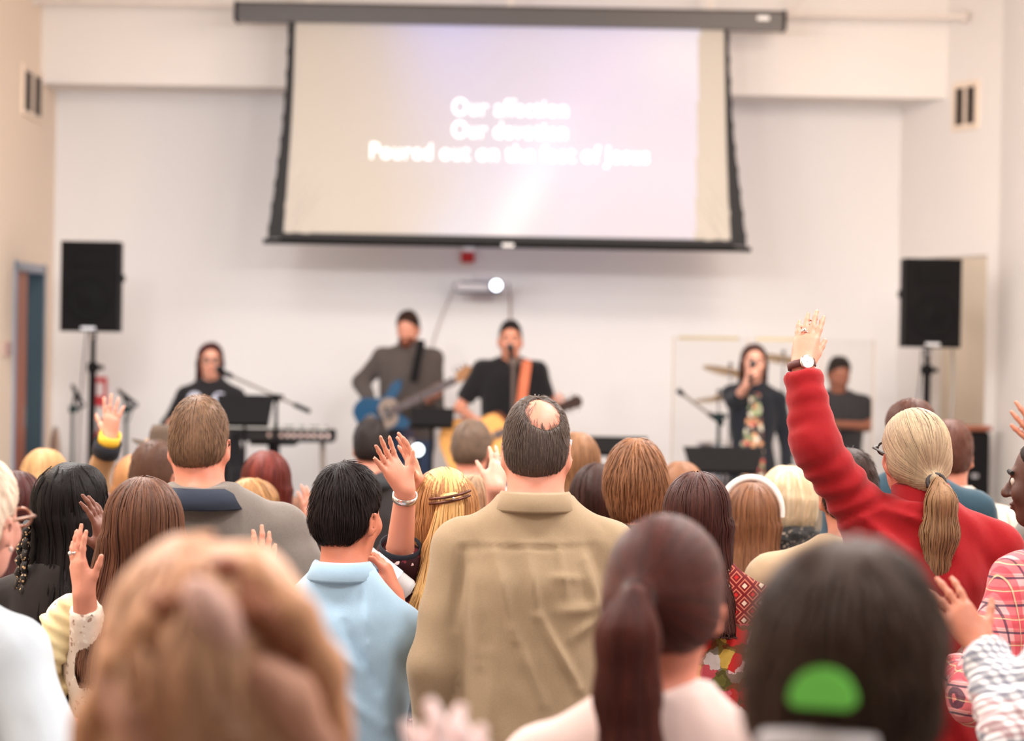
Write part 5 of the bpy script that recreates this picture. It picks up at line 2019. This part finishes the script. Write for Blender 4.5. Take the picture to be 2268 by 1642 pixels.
person(1052, 1050, 7.1, 'woman with pale ash blonde hair raising a hand beside the balding man', ('bob', dict(len=.15, w=1.0, n=480)), ((206, 176, 142), (140, 106, 82)), SKF, cloth('grey brown top', (150, 130, 112)), sw=.17, female=True, legs=JEANS,
       arms={'R': dict(el=P(1108, 1180, 7.05), hs=.85, wr=P(1097, 1082, 6.95), tip=P(1113, 985, 7.05), palm=(-.35, .9, 0), curl=9, sleeve=.3)})
person(35, 1040, 7.2, 'woman with long dark auburn hair in a red top behind the white haired man', ('long', dict(len=.24, n=420)), ((86, 34, 30), (50, 22, 22)), SKF, cloth('dark red top', (160, 30, 36)), sw=.16, female=True, legs=DARKT)

# --- rows nearer the lens
person(1410, 972, 6.7, 'person with shaggy copper brown layered hair in an olive jacket', ('shag', dict(n=1150)), ((170, 116, 78), (72, 43, 31)), SKP, cloth('olive jacket', (84, 72, 54)), hs=.95, sw=.19, legs=JEANS, loose=.02)
GR8 = cloth('grey marl pullover', (132, 122, 114), (104, 98, 94), heather=.1)
NAV8 = plain('navy collar', (34, 42, 58), .9)
person(440, 880, 6.5, 'tall man with cropped grey brown hair in a grey pullover with a navy collar', ('short', dict(n=2300, top=.014, side=.005, step=.0065, rad=.0013, lift=.007, nape=-.092)), ((140, 104, 76), (72, 58, 52)), (222, 146, 116), GR8, yaw=-3, sw=.215, legs=JEANS,
       collar=('band', NAV8), h=.010, neckw=1.12, neckl=-.008, loose=.024, foldamp=.008, arms={'R': 'akimbo', 'L': 'fwd'}, dx=.02,
       folds=((.06, -.16, .14, -.30, .016, .012), (.10, -.14, .17, -.26, .014, -.010), (.02, -.3, .10, -.5, .02, .012), (-.1, -.2, -.04, -.4, .02, .010), (-.16, -.08, .16, -.075, .008, .003)))
BR4 = cloth('dark brown knit', (38, 31, 30))
BLKH = ((30, 25, 25), (16, 14, 14))
p = person(160, 1018, 6.0, 'woman with long black braids and glasses looking aside, hand held up', ('braids', dict(len=.46, n=190, rad=.0062, w=1.15, vol=.010, step=.03, wave=.003, lump=.006)), BLKH, (124, 80, 62), BR4, yaw=-14, hd=(-26, 8, 0), sw=.18, female=True, legs=DARKT,
           spec=plain('dark tortoise glasses', (70, 50, 36), .25), arms={'R': dict(hs=.80, wr=P(238, 1222, 5.85), tip=P(208, 1108, 5.83), palm=(-.9, .3, 0), curl=10, thumb=48, sleeve=.9)})
M = p[1]
GB = NT('braid with gold thread')
gz = GB.vor(GB.co(), 95)
GB.set(col=GB.mix(GB.math('LESS_THAN', gz.outputs['Distance'], .30), lin((26, 22, 22)), lin((206, 170, 124))), rough=.4)
b = MB()
R3 = M[0].T
for s_ in range(3):
    pts, rr = [], []
    for i in range(46):
        q = i / 45
        c = np.array((-.035 - .02 * q, -.125 - .040 * min(1, q * 2.2) + .02 * q, -.02 - .46 * q)) + np.array((.012 * math.sin(i * .75 + s_ * 2.09), -.006 + .008 * math.cos(i * 1.5 + s_ * 4.18), 0))
        pts.append(tpt(M, c))
        rr.append(.010 * (1 - .4 * q))
    b.tube(pts, rr, 7)
b.build('gold_thread_braid', GB.m, p[0])
YEL = cloth('pale yellow ruffle', (246, 226, 176))
LAC6 = floral('cream lace', (226, 210, 196), [(170, 140, 126), (238, 228, 216), (196, 170, 156)], 60, .33)
p = person(318, 1058, 5.6, 'woman with long brown hair in cream lace and a yellow ruffle, both hands raised', ('long', dict(len=.345, n=1100, w=1.15, vol=.016, rad=.0028, part=(0, .01, .18))), ((116, 74, 52), (64, 40, 32)), (224, 160, 132), LAC6, sw=.175, female=True, legs=JEANS,
           arms={'L': dict(hs=.83, wr=P(186, 1318, 5.45), el=P(205, 1500, 5.55), tip=P(160, 1178, 5.45), palm=(.75, .6, 0), curl=9, thumb=42, sleeve=.86), 'R': dict(hs=.80, wr=P(568, 1318, 5.3), el=P(520, 1470, 5.5), tip=P(596, 1178, 5.32), palm=(-.6, .7, 0), curl=8, thumb=30, sleeve=.8)})
a = p[2][-1]
pr, M, _, zs6, _ = PEOPLE[-1]
F = Field()
for i in range(9):
    q = i / 8
    F.ell((-.195 + .055 * math.sin(i * 2.4) * .4, -.055 - .02 * math.sin(i * 1.9), zs6 - .02 - .20 * q), (.030, .030, .026), k=.018)
    F.ell((-.15 - .05 * q + .012 * math.sin(i * 2.1), -.088, zs6 + .015 - .12 * q), (.030, .020, .030), k=.02)
sdf_part('shoulder_ruffle', F, .008, YEL, pr, lambda V, N: V + N * (np.sin(V[:, 2] * 190 + V[:, 0] * 90) * .0035)[:, None])


def ring_on(p, sd, f, mat, name='ring', stone=True):
    """a ring on finger number f of a raised hand (local space)"""
    q = p[2][sd]
    d = A(q['d']); d = d / np.linalg.norm(d)
    n = A(q['n']); n = n - d * (n @ d); n = n / np.linalg.norm(n)
    t = np.cross(d, n) * q.get('thumbside', sd)
    xs = [.027, .009, -.009, -.026][f]
    kz = [.086, .090, .085, .076][f]
    c = q['W'] + t * xs + d * (kz + .012) + n * .003
    R = Vector(d.tolist()).to_track_quat('Z', 'Y').to_matrix()
    b = MB().lathe([(.0098, -.0025), (.0112, -.0025), (.0112, .0025), (.0098, .0025)], c.tolist(), 18, R, closed=True)
    if stone: b.lathe([(.001, .006), (.005, .004), (.006, .0), (.001, -.003)], (c - n * .0125).tolist(), 8, Vector((-n).tolist()).to_track_quat('Z', 'Y').to_matrix())
    b.build(name, mat, p[0])


SILV = plain('silver', (226, 222, 218), .18, .9)
ring_on(p, -1, 2, SILV)

# long haired woman in the bright dress
DR = NT('red patterned yoke over a bright floral dress')
v = DR.co()
x_, y_, z_ = DR.xyz(v)
nz = DR.n('ShaderNodeTexNoise'); DR.put(nz.inputs['Vector'], v); nz.inputs['Scale'].default_value = 60
vm = DR.n('ShaderNodeVectorMath'); vm.operation = 'SCALE'; DR.put(vm.inputs[0], nz.outputs['Color']); vm.inputs['Scale'].default_value = .02
va = DR.n('ShaderNodeVectorMath'); DR.put(va.inputs[0], v); DR.put(va.inputs[1], vm.outputs[0])
fl = DR.vor(va.outputs[0], 24)
fcol = DR.ramp(DR.xyz(fl.outputs['Color'])[0], [(0, lin((214, 44, 44))), (.30, lin((240, 200, 200))), (.44, lin((112, 120, 60))), (.56, lin((226, 96, 110))), (.74, lin((222, 190, 90))), (.82, lin((232, 150, 150))), (.90, lin((232, 224, 222)))], 'CONSTANT')
fcol = DR.mix(DR.math('MULTIPLY', DR.math('GREATER_THAN', fl.outputs['Distance'], .60), .75), fcol, lin((74, 84, 44)))
fcol = DR.mix(DR.math('MULTIPLY', DR.noise(v, 70, 2), .35), fcol, lin((120, 40, 40)))
tile = lambda c: DR.math('ABSOLUTE', DR.math('SUBTRACT', DR.math('FRACT', DR.math('MULTIPLY', c, 24)), .5))
dia = DR.math('ADD', tile(x_), tile(z_))
rings = DR.math('FRACT', DR.math('MULTIPLY', dia, 3.2))
gcol = DR.mix(DR.math('LESS_THAN', rings, .32), lin((122, 30, 34)), lin((206, 120, 96)))
gcol = DR.mix(DR.math('LESS_THAN', dia, .17), gcol, lin((238, 214, 190)))
gcol = DR.mix(DR.math('GREATER_THAN', dia, .86), gcol, lin((206, 44, 40)))
ZY = 1.262
DR.set(col=DR.mix(DR.math('GREATER_THAN', z_, ZY), fcol, gcol), rough=.8, spec=.2)
DR.bump(DR.noise(v, 14, 2), .4, .03)
person(1545, 1045, 6.1, 'woman with long dark brown hair in a red and bright floral dress', ('long', dict(len=.31, n=900, w=1.0, vol=.014)), ((84, 44, 36), (46, 26, 24)), (222, 160, 134), DR.m, yaw=-6, hs=.95, sw=.17, female=True, legs=DARKT, dx=.02)

# blonde woman with the hair clip, hands clapping over her head
MAR = floral('maroon floral dress', (52, 22, 26), [(226, 196, 192), (120, 44, 56), (200, 160, 156), (140, 60, 60)], 24, .40)
p = person(985, 1037, 6.3, 'blonde woman with a hair clip clapping overhead in a maroon floral dress', ('halfup', dict(len=.40, n=900, w=1.0, vol=.014, sx=-.16)), ((196, 140, 88), (120, 74, 44)), (230, 166, 136), MAR, yaw=8, hd=(6, 4, 0), sw=.17, female=True, legs=DARKT,
           arms={'L': dict(sh=P(878, 1258, 6.25), el=P(884, 1212, 6.2) + Vector((0, .02, -.03)), hs=.80, wr=P(898, 1086, 6.12), tip=P(846, 1000, 6.10), palm=(.55, -.75, .1), curl=6, thumb=46, spread=1.2, sleeve='none', thumbside=1),
                 'R': dict(hs=.80, wr=P(926, 1080, 6.30), el=P(1010, 1160, 6.42), tip=P(898, 975, 6.30), palm=(-.8, -.3, .1), curl=8, thumb=55, sleeve='short')})
pr, M, AR, zsb, _ = PEOPLE[-1]
GOLD = hairmat((244, 202, 140), (208, 150, 84), patch=.15)
# gathered top hair down to the clip, then a smooth panel
F = Field()
F.ell((0, -.014, .020), (.080, .098, .098), k=.02)
F.half((0, .055, .06), (0, .8, -.6), .01)
F.half((0, 0, .030), (0, -.15, -1), .02)
G = Field()
for q in (-1, 0, 1):
    G.cap((-.005 + q * .012, -.104, .042), (-.022 + q * .026, -.118, -.085), .018, .022, k=.025)
    G.cap((-.022 + q * .026, -.118, -.085), (-.052 + q * .034, -.158, -.24), .022, .026, k=.025)
    G.cap((-.052 + q * .034, -.158, -.24), (-.085 + q * .024, -.156, -.39), .026, .016, k=.025)
V1, Q1 = F.mesh(.008)
s1 = V1[RNG.integers(0, len(V1), 600)]
Va, Qa = strand_mesh(F, s1, to_flow((-.004, -.110, .048)), 11, .016, .0022, .002, taper=.6)
V2, Q2 = G.mesh(.008)
V2 = V2 + normals(V2, Q2) * (vnoise(V2 * A([45, 45, 8]), 5) * .003)[:, None]
s2_ = V2[RNG.integers(0, len(V2), 520)]
Vb, Qb = strand_mesh(G, s2_, down_flow((-.005, -.1, .1), 2), 12, .02, .0020, .002, lift=.004, zend=-.40 - RNG.uniform(-.02, .03, 520), wave=.0015, taper=.4)
Vs = [V1, Va, V2, Vb]
off, Qs = 0, []
for v_, q_ in zip(Vs, (Q1, Qa, Q2, Qb)):
    Qs.append(q_ + off)
    off += len(v_)
V = np.concatenate(Vs) * M[2] @ A(M[0]).T + A(M[1])
o = tag(link('gathered_hair', np_mesh('gathered_hair', V, np.concatenate(Qs), GOLD), pr), kind='stuff')
o['label'] = 'paler golden hair gathered into the clip'
b = MB()
for dz in (-.006, .006):
    b.tube([tpt(M, (x, -.134 + abs(x + .004) ** 2 * 10, .056 + dz + x * .22)) for x in np.linspace(-.060, .045, 11)], .0038, 6)
b.build('hair_clip', plain('brown metal clip', (96, 56, 44), .25, .5), pr)
b = MB().lathe([(.001, -.004), (.005, 0), (.001, .004)], tpt(M, (-.005, -.141, .056)), 8)
b.build('clip_stone', SILV, pr)
a = AR[-1]
cuff_ring(pr, a['W'], a['E'], .10, .028, .016, 'bracelet', SILV)
F = Field()
Wv, Ev, Sv = a['W'], a['E'], a['S']
F.cap(Ev + (Wv - Ev) * .28, Ev, .050, .056, k=.02)
F.cap(Ev, Sv + A((.02, 0, -.02)), .056, .072, k=.03)
F.half(Ev + (Wv - Ev) * .14, (Wv - Ev), .006)
sdf_part('sleeve', F, .010, MAR, pr, lambda V, N: V + N * (vnoise(V * A([22, 22, 22]), 3) * .005)[:, None])
cuff_ring(pr, a['W'], a['E'], .87, .050, .03, 'cuff', plain('black cuff', (28, 30, 40), .9))

# man with the raised arm
REDF = cloth('red fleece', (160, 20, 27), (138, 14, 21), heather=.06, weave=240)
p = person(2030, 905, 6.0, 'man in a red pullover with a long grey blond ponytail, one arm raised high', ('pony', dict(tie=(.004, -.122, -.062), vol=.013, n=900, tail=[(0, -.024, .0), (.004, -.040, -.045), (.006, -.040, -.13), (.0, -.034, -.22), (-.008, -.026, -.40)], tailmat=hairmat((168, 128, 92), (104, 78, 58)), tailr=[.018, .034, .042, .034, .012], wave=.002)),
           ((204, 178, 144), (124, 102, 84)), (228, 160, 132), REDF, yaw=2, hd=(14, 6, 0), hs=.94, sw=.192, legs=JEANS, h=.010, loose=.028, collar=('turtle', REDF), foldamp=.010, hem=.60, dx=.015, spec=plain('dark glasses', (30, 20, 20), .3), neckw=1.05,
           arms={'L': dict(sh=P(1915, 1150, 6.0), el=P(1806, 985, 5.98), wr=P(1776, 812, 6.02), tip=P(1799, 690, 6.09), palm=(.25, 1, -.1), curl=5, thumb=24, spread=.55, sleeve=.93, hs=.88, folds=.0048), 'R': 'fwd'},
           folds=[(a_, b_, c_, d_, w_, am * 1.7) for a_, b_, c_, d_, w_, am in ((-.16, .02, .0, -.10, .012, .010), (-.18, -.06, -.02, -.22, .014, .011), (-.20, -.16, -.06, -.36, .014, .010), (-.1, .04, .03, .0, .010, .008), (-.24, -.2, -.16, -.5, .016, .010), (.05, -.2, .0, -.42, .016, .008), (.16, -.18, .12, -.45, .016, -.008))])
ring_on(p, -1, 2, SILV)
pr, M, AR, zs_, k_ = PEOPLE[-1]
a = AR[-1]
o, c, R = cuff_ring(pr, a['W'], a['E'], -.02, .0315, .018, 'watch_strap', plain('brown leather strap', (92, 44, 40), .5))
nrm = A((.30, -1, 0)); ax_ = A(a['W'] - a['E']); ax_ /= np.linalg.norm(ax_); nrm = nrm - ax_ * (nrm @ ax_); nrm /= np.linalg.norm(nrm)
cw = Vector((A(list(c)) + nrm * .031).tolist())
Rw = Vector(nrm.tolist()).to_track_quat('Z', 'Y').to_matrix()
wt = MB().lathe([(.001, -.004), (.017, -.004), (.0185, .0), (.0175, .005), (.0155, .0055)], cw, 24, Rw).build('watch_case', SILV, pr)
MB().lathe([(.0155, .0050), (.001, .0056)], cw, 24, Rw).build('watch_face', plain('watch face', (238, 230, 224), .3), wt)
# balding man in the middle
KHK = cloth('khaki cotton shirt', (180, 156, 126), (156, 134, 108), heather=.10)
X17 = lambda px: (px - 1186) / 940
Z17 = lambda py: -(py - 1173) / 940
fo = lambda a, b_, c, d, w_, am: (X17(a), Z17(b_), X17(c), Z17(d), w_, am * 1.4)
person(1190, 880, 5.75, 'tall balding man with grey hair in a khaki shirt, seen square from behind', ('bald', dict(n=3400, top=.009, side=.005, step=.0065, rad=.0012, lift=.005, nape=-.100, spot=(.022, -.066, .094), spotr=(.043, .060, .056))), ((124, 104, 92), (60, 52, 50)), (232, 164, 136), KHK,
       yaw=-2, hd=(-2, 4, 0), sw=.180, legs=TAN, h=.0085, collar=('shirt', KHK), neckw=1.16, loose=.034, foldamp=.006, arms={'L': 'down', 'R': 'down'}, hs=1.0, spec=plain('silver glasses', (190, 190, 195), .25, .8), hem=.66, neckl=-.004,
       folds=(fo(1030, 1226, 1320, 1219, .0075, -.0028), fo(1030, 1216, 1320, 1209, .008, .002), fo(1105, 1235, 1150, 1420, .013, .010), fo(1175, 1230, 1200, 1370, .011, .010), fo(1205, 1370, 1290, 1530, .012, .013), fo(1150, 1400, 1215, 1560, .014, .010),
              fo(1298, 1250, 1335, 1390, .012, .011), fo(1230, 1285, 1290, 1288, .010, .005), fo(1240, 1360, 1335, 1350, .016, .009), fo(1270, 1420, 1340, 1365, .012, .008), fo(1030, 1235, 1012, 1400, .012, -.010), fo(1050, 1250, 1075, 1480, .016, .008), fo(1090, 1460, 1110, 1640, .02, .009),
              fo(1240, 1220, 1262, 1330, .010, .006)))

# young man in the light blue shirt
BLU = cloth('light blue shirt', (176, 206, 228), (158, 190, 216), heather=.05)
X11 = lambda px: (px - 770) / 908
fo = lambda a, b_, c, d, w_, am: (X11(a), -(b_ - 1318) / 908, X11(c), -(d - 1318) / 908, w_, am * 1.6)
p = person(768, 1035, 5.9, 'young man with thick black hair in a light blue shirt', ('short', dict(n=1500, top=.022, side=.009, step=.011, rad=.0022, lift=.010, nape=-.098, crown=(-.01, -.03, .15))), ((44, 32, 30), (24, 20, 21)), (224, 146, 114), BLU,
           yaw=-10, hd=(-20, 0, 0), sw=.160, drop=.030, legs=DARKT, h=.010, hs=.97, collar=('shirt', BLU), loose=.028, foldamp=.008, neckl=.006, arms={'R': dict(up=0, hs=.85, wr=P(872, 1318, 6.05), el=P(900, 1540, 6.0), tip=P(846, 1232, 6.05), palm=(-.9, .2, 0), curl=34, thumb=30, sleeve=.8), 'L': 'fwd'},
           folds=(fo(700, 1400, 840, 1480, .014, .009), fo(640, 1390, 760, 1490, .016, .009), fo(800, 1380, 870, 1520, .014, -.010), fo(760, 1500, 880, 1600, .016, .009), fo(690, 1250, 860, 1262, .008, -.003), fo(830, 1290, 850, 1420, .012, .007)))
bt = P(838, 1258, 6.12)
t = thing('water_bottle', 'clear plastic water bottle with a pale blue label in the hand beside the blue shirt', 'bottle', bt)
R = rotm('Y', -52)
PET = NT('clear plastic')
PET.set(col=(.93, .95, .96), rough=.12, spec=.6, alpha=.55)
MB().lathe([(.001, -.105), (.028, -.10), (.032, -.09), (.031, -.02), (.032, .05), (.026, .08), (.014, .10), (.013, .118)], (0, 0, 0), 22, R).build('bottle', PET.m, t)
MB().lathe([(.0328, -.055), (.0328, .025)], (0, 0, 0), 22, R).lathe([(.0325, -.055), (.0325, .025)], (0, 0, 0), 22, R).build('label_sleeve', plain('white and blue label', (206, 226, 238), .4), t)
MB().lathe([(.015, .112), (.016, .130), (.001, .132)], R @ Vector((0, 0, 0)), 16, R).build('cap', plain('white cap', (236, 236, 236), .4), t)
MB().box(R @ Vector((0, -.0335, -.015)), (.030, .002, .03), R).build('blue_stripe', plain('blue print', (90, 150, 190), .4), t)

# dark skinned man at the edge in pink plaid, reaching
PNK = plaid('pink plaid', (236, 164, 164), [('x', 17, .50, 0, (206, 66, 82), .7), ('z', 17, .50, .1, (206, 66, 82), .7), ('x', 17, .08, .25, (40, 46, 70), .8), ('z', 17, .09, .33, (40, 46, 70), .85), ('x', 17, .035, .72, (232, 206, 160), .7), ('z', 17, .04, .78, (232, 206, 160), .7), ('x', 34, .05, .5, (90, 40, 60), .5), ('z', 34, .05, .4, (110, 110, 70), .5)])
person(2335, 962, 5.5, 'dark skinned man with closely shaved hair in a pink plaid shirt', ('bald', dict(n=300, top=.002, side=.001, step=.003, lift=.001, spot=(0, .0, .3), spotr=(.02, .02, .02))), ((40, 28, 24), (26, 20, 18)), (92, 56, 44), PNK,
       yaw=16, hd=(46, -2, 0), hs=.92, sw=.20, legs=JEANS, dx=.105, collar=('shirt', PNK), loose=.034, face={'lip': (110, 62, 54)}, arms={'L': 'akimbo', 'R': 'fwd'})
person(2420, 945, 7.2, 'person beyond the plaid shirt with one hand reaching into view', ('short', {}), ((70, 50, 40), (44, 34, 30)), SKT, cloth('grey top', (130, 126, 122)), legs=JEANS, arms={'L': dict(wr=P(2335, 1010, 7.1), el=P(2385, 1120, 7.1), tip=P(2272, 935, 7.08), palm=(.3, 1, 0), curl=10, sleeve=.8)})

# white haired man in the white shirt at the edge
WHT = cloth('white shirt', (204, 213, 222), (192, 202, 212), heather=.04)
p = person(-66, 1012, 4.6, 'white haired man with glasses in a crisp white shirt, face turned to the stage', ('short', dict(n=1300, top=.014, step=.010, rad=.002, lift=.006)), ((246, 226, 206), (214, 186, 164)), (236, 178, 156), WHT, yaw=-20, hd=(-2, 0, 0), sw=.20, legs=DARKT, dx=-.08,
           spec=plain('thin gold glasses', (150, 110, 90), .3, .6), loose=.045, collar=('shirt', WHT), arms={'R': 'akimbo', 'L': 'fwd'}, h=.011)
MB().lathe([(.001, -.006), (.005, 0), (.001, .006)], tpt(p[1], (.084, -.004, -.062)), 8).build('earring', SILV, p[0])

# gingham sleeve reaching in
GING = NT('white gingham')
x_, y_, z_ = GING.xyz(GING.co())
sx_ = stripes(GING, GING.math('ADD', x_, GING.math('MULTIPLY', y_, .6)), 62, .5)
sz_ = stripes(GING, GING.math('ADD', z_, GING.math('MULTIPLY', y_, .5)), 62, .5)
big = stripes(GING, z_, 7, .4)
ink = GING.mix(big, lin((52, 62, 92)), lin((140, 84, 92)))
c_ = GING.mix(GING.math('MULTIPLY', sx_, .55), lin((238, 236, 238)), ink)
c_ = GING.mix(GING.math('MULTIPLY', sz_, .55), c_, ink)
GING.set(col=c_, rough=.85, spec=.2).bump(GING.noise(GING.co(), 14, 2), .4, .03)
person(2465, 1130, 4.3, 'person in a small check gingham shirt holding an open hand out beside the plaid man', ('short', {}), ((70, 50, 40), (44, 34, 30)), (204, 136, 106), GING.m, legs=JEANS, sw=.20, loose=.03, h=.009, foldamp=.010,
       arms={'L': dict(sh=P(2350, 1480, 4.3), el=P(2262, 1648, 4.2), wr=P(2172, 1430, 4.4), tip=P(2072, 1285, 4.45), palm=(-.25, .95, .1), curl=12, thumb=58, spread=1.3, sleeve=.92, hs=.82, folds=.005)})
b = P(2152, 1580, 6.9)
t = thing('padded_chair', 'red padded chair back glimpsed below the check sleeve', 'chair', (b.x, 6.9, 0))
RV = plain('red vinyl', (190, 24, 32), .35)
MB().box((0, -.20, b.z - .18), (.44, .05, .36), rotm('X', 6), bev=.02).build('backrest', RV, t)
MB().box((0, .03, .45), (.45, .45, .07), bev=.025).build('seat', RV, t)
for sx in (-1, 1):
    MB().tube([(sx * .20, -.19, .0), (sx * .20, -.17, .45), (sx * .20, -.21, b.z - .04)], .012, 8).build('rear_leg', BLACK, t)
    MB().tube([(sx * .20, .22, .0), (sx * .20, .22, .43)], .012, 8).build('leg', BLACK, t)

# --- nearest heads, far out of focus
PPK = cloth('pale pink top', (242, 216, 210), (232, 204, 198), heather=.04)
person(1478, 1140, 3.4, 'woman with a dark red brown ponytail in a pale pink top', ('pony', dict(tie=(-.012, -.120, .000), vol=.010, n=700, tail=[(0, -.030, .0), (-.004, -.046, -.05), (-.004, -.040, -.13), (.004, -.036, -.21), (.006, -.030, -.28)], tailr=[.022, .036, .036, .034, .020])),
       ((98, 40, 30), (44, 25, 23)), (228, 150, 122), PPK, yaw=-4, hd=(-12, -2, 0), sw=.165, female=True, legs=JEANS, h=.011, dx=-.005, hs=.99)
DKH = ((92, 66, 52), (44, 34, 31))
p = person(1885, 1236, 2.3, 'person with short dark brown hair and a bright green half round clip at the nape', ('short', dict(n=1500, top=.026, side=.020, step=.014, rad=.003, lift=.010, nape=-.080, crown=(0, -.02, .15))), DKH, (238, 190, 170), cloth('pale grey collar top', (206, 208, 214)), yaw=-8, hd=(-10, 2, 0), sw=.19, legs=DARKT, h=.012, collar=('round', cloth('pale grey collar top', (206, 208, 214))), hs=1.02)
pr, M = PEOPLE[-1][:2]
GREEN = plain('bright green plastic', (140, 250, 110), .35)
b = MB()
GS = .80
pl_ = [(-.036, -.012)] + [(.038 * math.cos(q), .038 * math.sin(q) - .008) for q in np.linspace(math.pi, 0, 14)] + [(.036, -.012), (.030, -.016), (-.030, -.016)]
pl_ = [(x * GS, z * GS) for x, z in pl_]
Mx = Matrix.Translation(tpt(M, (.000, -.130, .004))) @ Matrix(A(M[0]).tolist()).to_4x4() @ Matrix.Rotation(math.radians(-6), 4, 'X')
b.prism(pl_, .014, Mx).build('green_clip', GREEN, pr)
MB().tube([tpt(M, (x, -.131 + x * x * 5, -.042 - x * x * 2)) for x in np.linspace(-.055, .045, 9)], .014, 8).build('pale_band', plain('pale grey elastic', (206, 200, 204)), pr)
F1H = ((242, 198, 164), (198, 140, 108))
p = person(462, 1212, 2.25, 'person with wavy strawberry blonde hair close to the lens, pale hands held up together', ('long', dict(len=.30, n=420, w=1.18, vol=.024, rad=.0075, wave=.010, lump=.012, part=(.01, .02, .17))), F1H, (255, 236, 230), cloth('pale top', (238, 226, 222)), yaw=-4, sw=.175, female=True, legs=JEANS, h=.012,
           arms={'R': dict(hs=1.12, wr=P(1030, 2050, 2.22), tip=P(1020, 1500, 2.22), palm=(-.35, .9, 0), curl=18, thumb=24, sleeve=.7, spread=.5),
                 'L': dict(hs=1.12, wr=P(935, 2050, 2.27), el=P(760, 2300, 2.4), tip=P(950, 1500, 2.27), palm=(.35, .9, 0), curl=18, thumb=24, sleeve=.7, spread=.5)})
pr = p[0]
bpy.context.view_layer.update()
pinv = pr.matrix_world.inverted()
for nm, c_, r_, pts in (('shine_lock', (244, 204, 180), .020, [(395, 1385), (440, 1455), (490, 1540), (525, 1610)]), ('tan_lock', (228, 170, 132), .022, [(415, 1285), (335, 1390), (262, 1480), (212, 1600), (190, 1700)]),  # pale locks: the shine on the hair, put into the lock colour
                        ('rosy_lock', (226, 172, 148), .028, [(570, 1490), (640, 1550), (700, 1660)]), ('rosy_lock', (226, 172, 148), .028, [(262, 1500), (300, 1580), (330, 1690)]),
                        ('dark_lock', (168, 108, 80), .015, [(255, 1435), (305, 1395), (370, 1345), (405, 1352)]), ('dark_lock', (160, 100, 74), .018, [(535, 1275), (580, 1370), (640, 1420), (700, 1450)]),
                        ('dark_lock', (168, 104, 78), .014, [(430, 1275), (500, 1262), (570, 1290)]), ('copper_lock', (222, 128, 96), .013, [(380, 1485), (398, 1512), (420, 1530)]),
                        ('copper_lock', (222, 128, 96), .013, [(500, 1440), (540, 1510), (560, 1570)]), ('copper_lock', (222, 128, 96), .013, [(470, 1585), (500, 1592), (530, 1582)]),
                        ('tan_lock', (226, 168, 130), .024, [(560, 1270), (650, 1370), (715, 1480), (745, 1640)]), ('shine_lock', (236, 190, 176), .022, [(440, 1320), (480, 1380), (520, 1440)])):
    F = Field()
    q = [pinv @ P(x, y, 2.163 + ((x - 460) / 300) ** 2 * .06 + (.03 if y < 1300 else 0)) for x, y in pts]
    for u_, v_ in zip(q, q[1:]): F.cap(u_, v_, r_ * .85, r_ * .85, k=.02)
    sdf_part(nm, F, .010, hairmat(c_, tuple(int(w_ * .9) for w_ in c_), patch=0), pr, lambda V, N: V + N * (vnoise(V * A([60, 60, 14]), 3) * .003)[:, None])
